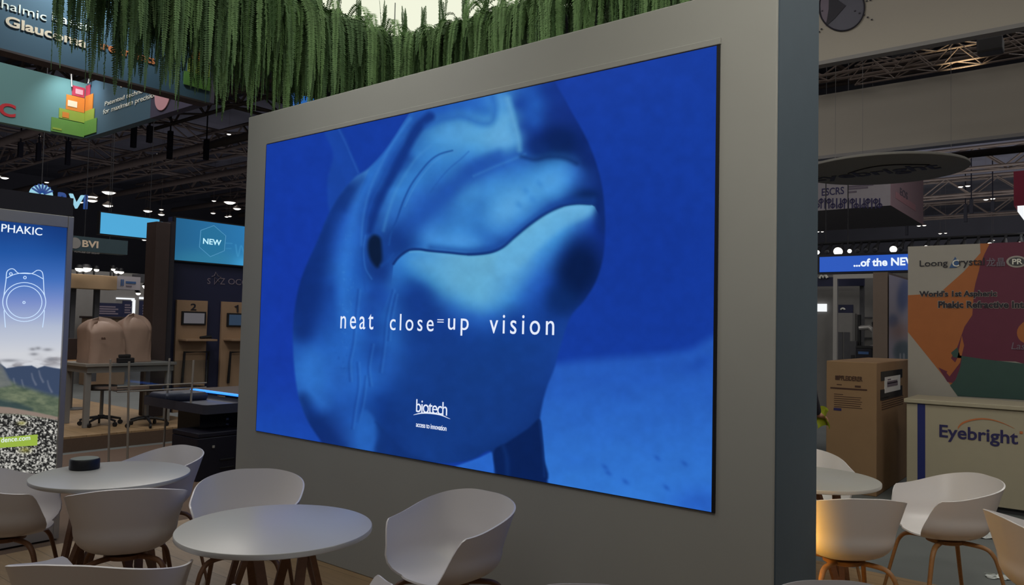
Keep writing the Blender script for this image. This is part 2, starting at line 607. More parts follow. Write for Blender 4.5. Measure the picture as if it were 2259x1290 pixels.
mk('hair', (40, 30, 26), .6, var=.1)
glow('lamp_glow', (255, 250, 240), 2.2)
glow('lamp_warm', (255, 238, 215), 1.6)
glow('canopy_glow', (208, 210, 190), 1.4, var=.05, scale=.6)
glow('led_sky', (74, 166, 214), 1.0)
glow('led_royal', (28, 82, 184), 1.0)
glow('led_hex', (78, 146, 188), 1.0)
glow('led_white', (235, 245, 255), 1.0)
glow('led_cyan', (190, 240, 255), 1.0)
glow('led_line', (50, 130, 255), 2.0)
glow('screen_ink', (228, 236, 252), 1.0)
glow('lens_ink', (200, 225, 255), 1.0)
glow('strip_white', (245, 248, 250), 1.0)
glow('lime_glow', (150, 178, 64), 1.0)
glow('disc_glow', (150, 205, 225), 1.0)
glow('blue_glow', (32, 66, 130), 1.0)
mk('leg_metal', (150, 142, 134), .4, metal=.1, var=.04)
mk('desk_grey', (128, 124, 118), .5, var=.04)
glow('tablet_dark', (34, 52, 72), 1.0)
glow('tablet_glow', (84, 82, 86), 1.0)
clear('acrylic')
picture('screen_picture', 1.0)
picture('poster_picture', 1.0)
picture('teal_picture', 1.0)
picture('print_picture', 0.0, 1.0)
# ------------------------------------------------------------------ the setting
WY = 3.3                                   # front plane of the display wall
a = pt(546, 260.5, Y=WY); b = pt(1718, 0, Y=WY); b2 = pt(1703, 1290, Y=WY); a2 = pt(521, 1036, Y=WY)
WX0, WX1 = (a.x + a2.x) / 2, (b.x + b2.x) / 2
WTOP = (a.z + pt(1510, 2, Y=WY).z) / 2
e1 = pt(1808, 60, X=WX1); e2 = pt(1793, 1230, X=WX1)
WTH = (e1.y + e2.y) / 2 - WY

struct(MB().box((-60, -15, -.12), (40, 70, -.02)).build('floor', 'concrete'))
struct(MB().box((-5.85, -6, -.02), (6, 5.65, 0)).build('floor_booth', 'floor_oak'))
struct(MB().box((-9.6, -6, -.019), (-5.85, 9, -.012)).build('floor_aisle', 'brown_carpet'))
struct(MB().box((-60, -15, 11.4), (40, 70, 11.6)).build('ceiling', 'ceiling_dark'))
struct(MB().box((-60, -15, -.02), (-59.6, 70, 11.4)).build('wall_left', 'hall_wall'))
struct(MB().box((-59.6, 69.6, -.02), (40, 70, 11.4)).build('wall_back', 'hall_wall'))
w = struct(MB().box((WX0, WY, 0), (WX1, WY + WTH, WTOP), .006).build('wall_center', 'plaster'))
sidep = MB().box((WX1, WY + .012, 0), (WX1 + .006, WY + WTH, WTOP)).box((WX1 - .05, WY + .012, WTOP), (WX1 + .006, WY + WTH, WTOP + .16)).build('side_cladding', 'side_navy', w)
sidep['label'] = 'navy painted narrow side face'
for k in range(9):
    y = -3 + 6.5 * k
    struct(MB().box((-59, y, 10.5), (39, y + .28, 11.4)).build('trim_%d' % (k + 1), 'ceiling_dark'))

# raised strip above the screen
a, b = pt(586, 311, Y=WY), pt(1590, 83, Y=WY)
tl, br, tr, bl = pt(587.5, 319, Y=WY), pt(1569, 1127, Y=WY), pt(1584.5, 104, Y=WY), pt(570, 950.5, Y=WY)
SX0, SX1 = (tl.x + bl.x) / 2, (tr.x + br.x) / 2
SZ1, SZ0 = (tl.z + tr.z) / 2, (br.z + bl.z) / 2
struct(MB().box((SX0 + .004, WY - .012, SZ1 + .004), (b.x + .004, WY + .01, (a.z + b.z) / 2), .003).build('trim_10', 'plaster'))

# ------------------------------------------------------------------ LED screen with the dolphin picture
scr = thing('led_screen', 'big LED wall screen showing a smiling dolphin underwater on the grey partition', 'screen', ((SX0 + SX1) / 2, WY, SZ0))
MB().box((SX0 - .006, WY - .008, SZ0 - .003), (SX1 + .016, WY - .0005, SZ1 + .003)).build('shadow_gap_frame', 'black_plastic', scr)  # black frame, wider at right to stand in for the shadow gap there

def paint_dolphin(x, y):
    p = Paint(x, y)
    # water
    t = sst(100, 1100, y)
    p.c[:] = np.array([20, 58, 156.])
    p.blob(640, 700, 120, 420, (20, 54, 160), .9)
    p.blob(1450, 560, 220, 200, (18, 53, 149), .8)
    p.blob(1300, 120, 300, 120, (26, 62, 160), .7)
    p.blob(600, 1000, 220, 120, (26, 74, 172), .9)
    # pale sea bed
    bed = p.poly([(1190, 812), (1240, 800), (1330, 790), (1440, 782), (1520, 772), (1600, 748), (1700, 900), (1640, 1300), (1150, 1300), (1150, 900)], None, 16)
    n = fbm(x / 55, y / 30, 3)
    g = np.clip((y - 790) / 300, 0, 1) + (n - .45) * .25
    bedc = np.array([34, 84, 180.])[None, None] * (1 - g[..., None]) + np.array([50, 118, 208.])[None, None] * g[..., None]
    p.c = p.c * (1 - bed[..., None]) + bedc * bed[..., None]
    p.blob(1545, 1110, 70, 40, (34, 84, 184), .7)
    p.blob(1545, 800, 30, 14, (26, 70, 165), .6, -30)
    for (u, v) in ((1335, 1030), (1342, 1043), (1510, 1022), (1470, 1075), (1380, 1062), (1450, 1010)):
        p.blob(u, v, 9, 5, (32, 84, 176), .7, 40)
    p.poly([(1000, 1030), (1060, 1008), (1092, 992), (1105, 1030), (1100, 1060), (1000, 1045)], (40, 100, 198), 3, smooth=False)
    # dorsal fin behind
    p.poly([(716, 290), (747, 282), (760, 300), (776, 340), (793, 384), (770, 420), (730, 470), (722, 400), (735, 340)], (26, 70, 160), 5, .75)
    p.line([(748, 286), (762, 315), (778, 352), (790, 380)], (36, 84, 175), 2, f=3, k=.7)
    # body
    body = p.poly([(905, 250), (872, 300), (845, 338), (812, 372), (782, 392), (748, 432), (722, 478), (700, 532), (678, 580), (660, 630),
                   (649, 690), (646, 750), (650, 820), (660, 880), (680, 930), (706, 970), (726, 1000), (800, 1020), (900, 1018), (980, 1022), (1040, 1014), (1080, 994),
                   (1090, 1020), (1092, 1050), (1110, 1080), (1204, 1085), (1202, 1040), (1199, 1000), (1194, 950), (1191, 925), (1198, 885), (1208, 850), (1222, 815), (1236, 765), (1258, 700),
                   (1288, 664), (1314, 622), (1330, 570), (1335, 510), (1333, 450), (1326, 400), (1312, 350), (1291, 300), (1263, 250), (1232, 195), (1180, 120), (1000, 120)], None, 4)
    bg0 = p.c.copy(); inside = (body > .002) * 1.0
    low = [(1336, 500, 20, 52, 140), (1334, 560, 16, 44, 122), (1322, 610, 14, 42, 112), (1292, 662, 16, 46, 120), (1262, 700, 20, 56, 138), (1240, 760, 24, 66, 156), (1212, 840, 20, 58, 140), (769, 465, 34, 84, 176), (761, 537, 38, 96, 192), (755, 594, 40, 104, 194), (720, 560, 24, 64, 146), (700, 600, 18, 52, 128), (687, 657, 16, 48, 122), (676, 716, 20, 58, 140),
           (664, 774, 34, 90, 178), (676, 812, 42, 106, 192), (703, 851, 42, 106, 192), (665, 860, 36, 92, 178), (690, 905, 24, 66, 150), (703, 929, 15, 45, 112), (742, 960, 20, 52, 124), (722, 985, 18, 48, 120),
           (740, 640, 26, 72, 158), (735, 700, 28, 78, 165), (730, 760, 34, 92, 180), (745, 830, 36, 92, 180), (765, 638, 38, 102, 192), (770, 690, 40, 104, 195), (792, 735, 38, 100, 190), (786, 790, 34, 92, 180),
           (811, 843, 38, 100, 190), (773, 929, 32, 86, 176), (807, 948, 36, 96, 182), (803, 985, 36, 94, 182), (780, 890, 30, 82, 170), (835, 929, 18, 56, 130), (850, 980, 18, 52, 124), (835, 880, 20, 62, 142),
           (819, 677, 25, 68, 152), (827, 774, 24, 68, 150), (822, 720, 25, 70, 155), (845, 700, 32, 88, 172), (869, 754, 38, 98, 184), (862, 630, 38, 96, 178), (872, 690, 36, 92, 176), (868, 810, 32, 84, 170), (889, 851, 22, 66, 146),
           (908, 599, 50, 126, 202), (885, 612, 42, 108, 188), (928, 638, 35, 92, 172), (959, 611, 72, 158, 206), (1005, 619, 96, 182, 206), (990, 585, 92, 176, 206), (940, 575, 72, 152, 208), (1063, 657, 90, 180, 210), (1084, 600, 100, 186, 208), (1040, 585, 98, 184, 208),
           (1030, 650, 84, 172, 206), (1114, 621, 75, 160, 216), (1157, 621, 50, 116, 200), (1178, 664, 28, 76, 165), (1120, 660, 58, 134, 204), (1083, 696, 42, 102, 186), (1040, 690, 44, 104, 186), (1000, 668, 50, 116, 192), (1130, 700, 24, 68, 150), (966, 696, 22, 64, 146), (928, 677, 20, 60, 138), (905, 660, 24, 70, 154), (966, 774, 20, 58, 132), (920, 760, 24, 70, 154),
           (1044, 812, 20, 60, 130), (1135, 770, 20, 62, 136), (1080, 760, 20, 62, 138), (1180, 740, 22, 66, 150), (1215, 760, 24, 68, 160), (1190, 830, 22, 62, 144), (1093, 898, 20, 56, 126), (1000, 900, 18, 54, 122), (930, 930, 18, 54, 122), (950, 990, 22, 62, 136), (1030, 985, 16, 50, 116), (1140, 900, 16, 48, 112), (1180, 900, 14, 42, 102), (1070, 960, 16, 50, 114),
           (1169, 521, 96, 182, 212), (1140, 560, 92, 178, 212), (1200, 500, 98, 184, 214), (1248, 470, 102, 188, 222), (1289, 462, 108, 194, 226), (1309, 456, 96, 178, 218), (1240, 505, 72, 156, 216), (1220, 538, 60, 140, 208), (1190, 575, 58, 130, 204), (1272, 500, 50, 112, 190), (1300, 488, 40, 90, 174), (1323, 487, 24, 60, 146), (1270, 530, 26, 68, 150), (1310, 530, 20, 52, 136), (1245, 560, 26, 70, 156), (1272, 572, 9, 32, 80), (1289, 605, 8, 28, 74), (1262, 620, 9, 32, 82), (1240, 600, 16, 48, 114), (1322, 570, 16, 44, 120), (1215, 620, 26, 72, 164), (1242, 651, 10, 38, 90), (1265, 660, 12, 42, 100), (1225, 690, 18, 54, 130), (1200, 680, 22, 64, 148), (1240, 720, 24, 66, 156), (1060, 850, 19, 58, 128)]
    p.field(low, 10, inside)
    # everything above the mouth line
    mouth = [(868, 582), (876, 571), (888, 560), (904, 551), (925, 550), (947, 553), (990, 557), (1033, 561), (1066, 559), (1090, 554), (1112, 543), (1135, 523), (1169, 495), (1204, 471), (1238, 455), (1272, 449), (1302, 450)]
    ms = [tuple(q) for q in spline(mouth)]
    upper = p.poly(ms + [(1312, 456), (1322, 474), (1345, 492), (1345, 400), (1300, 200), (1180, 100), (900, 100), (905, 250), (872, 300), (845, 338), (815, 372), (795, 420), (782, 470), (775, 520), (740, 720), (830, 720), (862, 640)], None, 1.6, smooth=False) * inside
    mm = p.poly([(770, 650), (778, 520), (790, 440), (740, 300), (740, 50), (1400, 50), (1400, 620), (1070, 660), (890, 660), (850, 690)], None, 26, smooth=False)
    up = [(862, 630, 38, 96, 178), (845, 640, 28, 76, 164), (820, 650, 25, 68, 152), (800, 640, 34, 92, 180), (868, 602, 37, 94, 176), (850, 600, 24, 66, 146), (880, 640, 36, 92, 176), (1240, 212, 20, 52, 136), (1276, 275, 16, 44, 120), (1306, 330, 16, 44, 118), (1323, 390, 16, 44, 116), (1331, 440, 14, 40, 108), (1225, 180, 20, 52, 136), (1180, 120, 20, 52, 136), (1050, 120, 40, 100, 190), (847, 307, 42, 106, 192), (818, 379, 42, 106, 190), (870, 285, 42, 104, 190), (893, 258, 38, 98, 186), (795, 440, 34, 88, 178), (786, 490, 38, 94, 186), (783, 545, 36, 94, 184), (788, 600, 30, 84, 172),
          (847, 350, 34, 88, 176), (832, 400, 34, 88, 174), (880, 320, 32, 84, 170), (915, 290, 24, 66, 146), (930, 262, 30, 80, 168), (900, 345, 26, 70, 150), (884, 372, 24, 66, 146), (860, 400, 26, 72, 154), (838, 436, 22, 62, 142), (822, 480, 20, 58, 138),
          (990, 293, 72, 152, 206), (960, 300, 60, 136, 200), (1030, 285, 84, 170, 210), (1060, 300, 86, 172, 212), (918, 336, 50, 120, 196), (875, 422, 52, 126, 202), (895, 385, 50, 122, 198), (861, 465, 44, 104, 186), (850, 495, 38, 92, 172), (842, 515, 30, 78, 158),
          (933, 393, 48, 118, 194), (960, 370, 50, 120, 196), (918, 436, 42, 100, 186), (895, 470, 40, 98, 182), (880, 510, 26, 70, 150), (904, 494, 30, 76, 156), (990, 350, 58, 134, 204), (1030, 345, 56, 128, 200), (985, 385, 46, 112, 190),
          (1099, 345, 38, 90, 178), (1060, 362, 34, 84, 172), (1033, 380, 34, 84, 170), (990, 420, 34, 84, 168), (950, 450, 34, 86, 172), (925, 475, 36, 90, 176),
          (1048, 422, 62, 138, 206), (1020, 440, 56, 128, 198), (1061, 450, 52, 120, 192), (1013, 531, 66, 146, 216), (990, 510, 56, 128, 200), (947, 522, 60, 132, 206), (975, 480, 44, 106, 186), (1060, 500, 46, 112, 188), (1050, 535, 50, 118, 196), (920, 535, 34, 88, 168), (875, 535, 22, 60, 136), (895, 545, 22, 62, 138),
          (1108, 221, 78, 158, 216), (1077, 248, 46, 112, 192), (1050, 240, 42, 104, 188), (1020, 235, 38, 98, 186), (980, 245, 34, 90, 178), (1118, 300, 94, 180, 216), (1084, 310, 90, 176, 214), (1130, 315, 88, 172, 216), (1120, 260, 92, 178, 216), (1060, 330, 70, 150, 206), (1130, 340, 50, 116, 196),
          (1141, 231, 26, 68, 152), (1150, 280, 26, 66, 150), (1165, 320, 22, 58, 140), (1183, 231, 34, 90, 180), (1180, 270, 30, 80, 168), (1172, 200, 30, 80, 168), (1214, 248, 20, 52, 132), (1205, 205, 20, 54, 136), (1240, 270, 18, 46, 122), (1238, 310, 10, 38, 96), (1215, 325, 10, 38, 96), (1186, 334, 15, 46, 112), (1265, 330, 16, 44, 112), (1285, 360, 16, 44, 110), (1200, 290, 18, 48, 124),
          (1152, 350, 40, 98, 182), (1200, 372, 58, 132, 202), (1240, 362, 56, 128, 200), (1272, 372, 38, 90, 176), (1220, 402, 72, 156, 216), (1186, 419, 72, 156, 212), (1230, 425, 56, 128, 200), (1260, 400, 42, 100, 184), (1091, 402, 60, 136, 206), (1118, 463, 80, 166, 216), (1110, 430, 72, 154, 212), (1150, 440, 78, 162, 214), (1140, 400, 62, 138, 206), (1090, 480, 62, 138, 206), (1100, 510, 52, 120, 198), (1140, 490, 52, 120, 198), (1180, 460, 52, 120, 196), (1070, 535, 36, 92, 174), (1110, 532, 30, 78, 160),
          (1296, 412, 22, 56, 132), (1289, 434, 12, 40, 96), (1255, 440, 20, 56, 130), (1315, 420, 16, 44, 116), (1215, 455, 30, 76, 158)]
    p.field(up, 7, upper * mm)
    cl = inside
    p.poly([(905, 640), (940, 655), (968, 692), (1010, 728), (1080, 752), (1150, 738), (1205, 705), (1255, 720), (1235, 800), (1205, 860), (1190, 930), (1090, 990), (1000, 1012), (900, 1005), (862, 930), (885, 820), (885, 720)], (20, 58, 132), 34, .7)
    p.blob(926, 660, 36, 50, (19, 56, 134), .8, -20, 1, cl)
    p.poly([(905, 575), (940, 566), (1000, 572), (1060, 574), (1100, 566), (1150, 545), (1170, 570), (1150, 620), (1110, 655), (1060, 676), (1010, 655), (965, 622), (920, 598)], (94, 176, 206), 30, .55)
    p.poly([(1100, 556), (1140, 529), (1175, 501), (1210, 479), (1245, 465), (1290, 457), (1310, 459), (1290, 478), (1250, 498), (1210, 528), (1170, 565), (1140, 592), (1100, 605)], (98, 186, 216), 11, .75)
    p.blob(1276, 590, 46, 62, (7, 28, 74), .97, 18, 1.3, cl)
    p.blob(1236, 665, 30, 34, (12, 42, 102), .8, 30, 1.2, cl)
    p.blob(1334, 478, 21, 42, (15, 42, 112), .97, 0, 1.3, cl)
    # head planes
    p.line([(1140, 338), (1100, 352), (1060, 368), (1020, 395), (975, 435), (935, 470), (900, 500)], (31, 80, 166), 13, 15, 18, .7, cl * upper)
    p.blob(1120, 462, 46, 26, (86, 170, 218), .75, -38, 1, cl * upper)
    p.blob(1216, 402, 46, 26, (78, 162, 218), .7, -22, 1, cl * upper)
    p.blob(1015, 531, 52, 14, (72, 152, 218), .65, 3, 1, cl * upper)
    p.blob(1000, 290, 66, 24, (80, 160, 210), .65, -8, 1, cl)
    p.blob(1108, 300, 36, 32, (96, 180, 218), .65, 0, 1, cl)
    p.blob(1240, 312, 46, 30, (9, 34, 90), .92, 10, 1.2, cl)
    p.blob(1186, 322, 26, 20, (14, 44, 108), .8, 0, 1, cl)
    p.blob(1300, 430, 24, 14, (11, 38, 92), .85, -10, 1, cl * upper)
    p.blob(868, 530, 26, 30, (20, 56, 132), .75, 20, 1, cl * upper)
    p.blob(860, 440, 12, 50, (54, 122, 198), .5, 24, 1, cl)
    p.blob(905, 395, 14, 50, (50, 118, 196), .4, 38, 1, cl)
    # pale flank band behind the eye, dark back edge
    p.line([(770, 415), (745, 450), (722, 500), (705, 550), (688, 610), (675, 670), (668, 730)], (15, 46, 118), 15, 22, 20, .8, cl)
    p.line([(800, 398), (778, 425), (758, 455)], (16, 48, 120), 8, 12, 14, .6, cl)
    p.line([(898, 262), (862, 318), (832, 366), (806, 412), (785, 462), (770, 520), (760, 580), (757, 640), (764, 700)], (46, 114, 202), 9, 13, 16, .62, cl)
    p.line([(690, 790), (676, 820), (684, 860), (712, 890)], (46, 112, 198), 18, 12, 22, .6, cl)
    p.line([(668, 880), (690, 925), (720, 960), (752, 985)], (14, 44, 110), 12, 10, 16, .75, cl)
    # long folds beside the eye
    p.line([(948, 258), (920, 285), (892, 335), (866, 385), (842, 430), (826, 470), (816, 510)], (17, 51, 127), 11, 6, 7, .95, cl)
    p.line([(905, 262), (868, 312), (836, 372), (812, 430), (800, 490), (798, 540)], (58, 124, 202), 3, 2, 5, .5, cl)
    p.line([(890, 310), (855, 370), (830, 420), (812, 470), (803, 520), (800, 580), (806, 640)], (28, 76, 162), 2, 2, 4, .6, cl)
    p.line([(846, 508), (856, 470), (872, 425), (894, 385), (922, 345), (950, 322)], (72, 146, 208), 3, 2, 5, .4, cl)
    p.line([(998, 332), (970, 340), (947, 356), (922, 386), (904, 413), (888, 448), (875, 485), (864, 510), (858, 540)], (26, 72, 150), 1.6, 2.2, 2.5, .85, cl)
    p.line([(1006, 333), (978, 344), (953, 362), (928, 392), (910, 420), (893, 455)], (70, 140, 206), 1.5, 1, 2.5, .5, cl)
    p.line([(1034, 334), (1015, 352), (990, 373), (968, 398), (950, 424)], (34, 86, 168), 1.2, 1.5, 3, .6, cl)
    p.line([(1100, 338), (1060, 360), (1030, 382), (995, 415), (960, 448), (925, 480)], (32, 82, 168), 8, 6, 12, .55, cl)
    p.line([(940, 278), (980, 262), (1020, 258), (1060, 272), (1085, 268), (1092, 240), (1086, 215)], (36, 92, 178), 5, 7, 10, .6, cl)
    p.line([(1120, 218), (1130, 255), (1142, 300), (1146, 330)], (104, 188, 220), 6, 4, 8, .6, cl)
    p.line([(1045, 388), (1090, 368), (1130, 352), (1158, 340)], (70, 146, 208), 2, 2, 5, .35, cl)
    p.line([(1150, 345), (1180, 352), (1210, 346), (1245, 348), (1272, 360)], (10, 36, 92), 3, 4, 7, .6, cl)
    for (u, v) in ((1160, 420), (1175, 440), (1145, 452), (1190, 405)): p.blob(u, v, 10, 7, (54, 124, 196), .5, 50, clip=cl)
    # mouth
    p.line(mouth, (17, 47, 112), 2.6, 3.6, 2.4, .97, cl)
    p.line(mouth[7:15], (17, 47, 112), 2.6, 3.6, 3, .9, cl)
    p.blob(1334, 478, 20, 36, (15, 42, 112), .9, 0, 1.3, cl)
    p.line([(m_[0] + 4, m_[1] - 7) for m_ in mouth[5:]], (24, 66, 144), 6, 8, 9, .6, upper)
    p.line([(m_[0], m_[1] + 5) for m_ in mouth[3:]], (92, 176, 212), 1.5, 2.5, 3, .6, cl * (1 - upper))
    # eye
    p.blob(829, 566, 22, 52, (20, 54, 126), .9, -6, 1.4, cl)
    p.blob(836, 600, 20, 26, (20, 54, 128), .7, -20, clip=cl)
    p.poly([(813, 530), (824, 518), (838, 524), (842, 545), (842, 575), (832, 590), (818, 574), (812, 552)], (10, 26, 54), 6, .95)
    p.line([(806, 520), (802, 550), (806, 590), (820, 615)], (52, 114, 196), 1.5, 1.5, 3, .5, cl)
    p.line([(842, 585), (856, 575), (868, 560)], (28, 76, 158), 3, 2, 5, .5, cl)
    # wrinkles and speckles on the flank
    for P in ([(790, 640), (784, 700), (778, 760), (770, 800), (772, 840)], [(866, 640), (852, 700), (846, 760), (838, 820)], [(872, 650), (862, 700), (856, 750)], [(788, 800), (790, 850), (782, 900), (776, 945)], [(806, 830), (800, 880), (790, 930)], [(820, 760), (812, 810), (816, 850)]):
        p.line(P, (22, 62, 142), 1.6, 1.8, 4, .5, cl)
        p.line([(u + 5, v) for u, v in P], (56, 122, 202), 1.4, 1.4, 4, .35, cl)
    sp = sst(.48, .7, fbm(x / 6, y / 8, 11, 2)) * np.exp(-((x - 765) / 16) ** 2) * np.exp(-((y - 640) / 150.) ** 2) * body
    p.mix(sp * .35, (64, 134, 208))
    sp = sst(.45, .7, fbm(x / 9, y / 7, 5, 2)) * np.exp(-((x - 757) / 14) ** 2) * np.exp(-((y - 775) / 45.) ** 2) * body
    p.mix(sp * .5, (22, 64, 146))
    p.c = bg0 * (1 - body[..., None]) + p.c * body[..., None]
    # small light flipper and dark under side
    p.poly([(790, 925), (806, 905), (826, 925), (828, 960), (818, 1005), (792, 1005), (786, 960)], (38, 98, 186), 7, .7)
    p.poly([(829, 930), (838, 950), (832, 1005), (900, 1022), (960, 1020), (900, 1000), (860, 960)], (16, 48, 114), 7, .7)
    # right flipper
    p.poly([(1090, 994), (1120, 975), (1165, 945), (1190, 925), (1196, 960), (1200, 1010), (1204, 1062), (1110, 1062), (1094, 1040)], (9, 32, 84), 4, .95)
    p.line([(1110, 985), (1118, 1010), (1120, 1050)], (14, 44, 104), 4, 5, 6, .8, cl)
    p.line([(1190, 930), (1197, 990), (1201, 1050)], (16, 48, 112), 2, 2, 4, .7, cl)
    # led module grain
    hi = sst(110, 200, p.c[..., 1])
    p.c[..., 1] *= 1 - .085 * hi
    n = fbm(x / 22, y / 22, 9, 3) - .47
    p.c *= (1 + n * .10)[..., None]
    return p.c

painted_panel('display', 'screen_picture', scr, (SX0, WY - .0085, SZ1), (SX1 - SX0, 0, 0), (0, 0, SZ0 - SZ1), 760, 480, paint_dolphin)
LY = WY - .009
for (t, xl, yt, yb, xr, sp) in (('neat', 751, 692, 724.5, 824, 1.35), ('close', 860, 692, 728, 957, 1.35), ('=', 965, 704, 711, 979, 1), ('up', 988, 702, 739, 1034, 1.35), ('vision', 1080, 694, 735, 1223, 1.35)):
    letter(t, 'slogan_word', 'screen_ink', scr, 'Y', LY, xl, yt, yb, xr, 0.0, sp, depth=.001, lift=.0006)
letter('biotech', 'logo_word', 'screen_ink', scr, 'Y', LY, 918, 880, 908.5, 987, .0, .86, depth=.001, lift=.0006)
letter('access to innovation', 'tagline', 'screen_ink', scr, 'Y', LY, 918, 930.5, 941, 985.5, .006, .9, depth=.001, lift=.0006)
sw = MB()
P = spline([(912, 915), (930, 911), (950, 911), (972, 915), (993, 924)], n=6)
n_ = len(P)
for i in range(n_ - 1):
    w0, w1 = .3 + 1.5 * math.sin(math.pi * min(1, i / n_ * 1.05)), .3 + 1.5 * math.sin(math.pi * min(1, (i + 1) / n_ * 1.05))
    sw.face([pt(P[i][0], P[i][1] - w0, Y=LY - .0012), pt(P[i + 1][0], P[i + 1][1] - w1, Y=LY - .0012), pt(P[i + 1][0], P[i + 1][1] + w1, Y=LY - .0012), pt(P[i][0], P[i][1] + w0, Y=LY - .0012)])
sw.build('swoosh', 'screen_ink', scr)
# ------------------------------------------------------------------ tub chairs
def make_shell():
    nphi, nt = 112, 22
    zs, HF, PW = .430, .15, 2.5
    def rimh(phi):
        d = abs(math.degrees(phi))
        v = .030
        a_ = max(0, min(1, (d - 27) / 32)); a_ = a_ * a_ * (3 - 2 * a_)
        b_ = max(0, min(1, (d - 55) / 115)); b_ = b_ * b_ * (3 - 2 * b_)
        return v + .228 * a_ + .102 * b_
    def plan(phi, a, bf, bb, n):
        c, s = math.cos(phi), math.sin(phi)
        b = bf if c > 0 else bb
        return (abs(s / a) ** n + abs(c / b) ** n) ** (-1 / n)
    verts, faces = [], []
    for i in range(nphi):
        phi = -math.pi + 2 * math.pi * i / nphi
        phi = phi - .28 * math.sin(2 * phi) * .5
        Rs, Rr = plan(phi, .238, .315, .215, 2.7), plan(phi, .296, .33, .268, 2.9)
        h = rimh(phi)
        zz = np.concatenate([[0], np.geomspace(1e-5, .36, 160)])
        rr = np.where(zz < HF, Rs * (1 - (1 - np.clip(zz / HF, 0, 1)) ** PW) ** (1 / PW), Rs + (Rr - Rs) * ((zz - HF) / (.36 - HF)) ** 1.0)
        # flat bottom keeps its shape right to the front edge
        k = zz <= h; z1 = np.append(zz[k], h); r1 = np.append(rr[k], np.interp(h, zz, rr))
        L = np.concatenate([[0], np.cumsum(np.hypot(np.diff(z1), np.diff(r1)))])
        for j in range(nt + 1):
            u = (j / nt) * L[-1]
            r, z = np.interp(u, L, r1), np.interp(u, L, z1)
            verts.append((math.sin(phi) * r, math.cos(phi) * r, zs + z))
    for i in range(nphi):
        i2 = (i + 1) % nphi
        for j in range(nt):
            a, b, c, d = i * (nt + 1) + j, i2 * (nt + 1) + j, i2 * (nt + 1) + j + 1, i * (nt + 1) + j + 1
            faces.append((a, b, c, d))
    m = MB(); m.raw(verts, faces)
    bmesh.ops.remove_doubles(m.bm, verts=m.bm.verts[:], dist=1e-5)
    bmesh.ops.recalc_face_normals(m.bm, faces=m.bm.faces[:])
    bmesh.ops.solidify(m.bm, geom=m.bm.faces[:], thickness=.008)
    return m

def make_chair(wood_mat):
    t = thing('tub_chair', '', 'chair', (0, 0, 0))
    make_shell().build('seat_shell', 'white_shell', t, True)
    m = MB(); m.lathe([(0, .402), (.085, .402), (.10, .408), (.10, .426), (0, .427)], n=32)
    m.build('seat_mount', wood_mat, t, True)
    for sx in (-1, 1):
        for sy in (-1, 1):
            q = spline([(.03 * sx, .03 * sy, .415), (.11 * sx, .10 * sy, .417), (.158 * sx, .146 * sy, .408), (.182 * sx, .172 * sy, .375), (.196 * sx, .188 * sy, .32), (.222 * sx, .22 * sy, .16), (.246 * sx, .252 * sy, 0)], n=5)
            m = MB(); m.tube(q, [.017 - .006 * (i / (len(q) - 1)) for i in range(len(q))], 12, .8)
            m.build('leg', wood_mat, t, True)
    return t

chair_shaded_legs = make_chair('shaded_oak')
chair_lit_legs = make_chair('oak')
used = {}
def place_chair(x, z, fx, fz, label, group, light=False):
    p = floor_at(x, z); q = floor_at(fx, fz)
    rz = math.atan2(-q.x, q.y)
    src = chair_lit_legs if light else chair_shaded_legs
    if src.name not in used:
        used[src.name] = 1; src.location = p; src.rotation_euler = (0, 0, rz); src['label'] = label; src['group'] = group
        return src
    return dup(src, p, rz, label, group)

G1, G2, G3 = 'white tub chairs at the front table', 'white tub chairs at the back left table', 'white tub chairs on the right of the wall'
place_chair(-1.34, 3.98, .2, -1, 'white tub chair behind the front table, between it and the screen wall', G1)
place_chair(-.265, 3.60, -.64, -.77, 'white tub chair right of the front table, turned side-on below the dolphin screen', G1)
place_chair(-1.45, 2.80, .0, 1, 'white tub chair with its back to us in the lower left corner', G1)
place_chair(-.665, 2.61, -.27, 1, 'white tub chair at the bottom edge before the front table, only arm tips showing', G1)
place_chair(-2.19, 4.72, -.6, -.8, 'white tub chair at the far right side of the table with the black puck', G2)
place_chair(-1.92, 3.90, -.42, 1, 'white tub chair with its back to us before the black puck table', G2)
place_chair(-2.69, 4.14, 1, .35, 'white tub chair left of the puck table, cut by the picture edge, facing right', G2)
place_chair(.25, 2.21, .02, -1, 'white tub chair top peeking over the bottom edge below the screen', G1)
place_chair(1.08, 2.30, .05, -1, 'white tub chair top peeking over the bottom edge below the wall end', G3)
place_chair(1.78, 4.08, 0, 1, 'white tub chair lit amber beside the navy wall end', G3, True)
place_chair(2.57, 4.52, -1, .0, 'white tub chair with oak legs side-on before the cream counter', G3, True)
place_chair(2.52, 3.52, 1, -.1, 'white tub chair cut by the right picture edge', G3, True)
place_chair(2.04, 5.22, 0, -1, 'white tub chair behind the right table, half hidden by the navy wall end', G3, True)

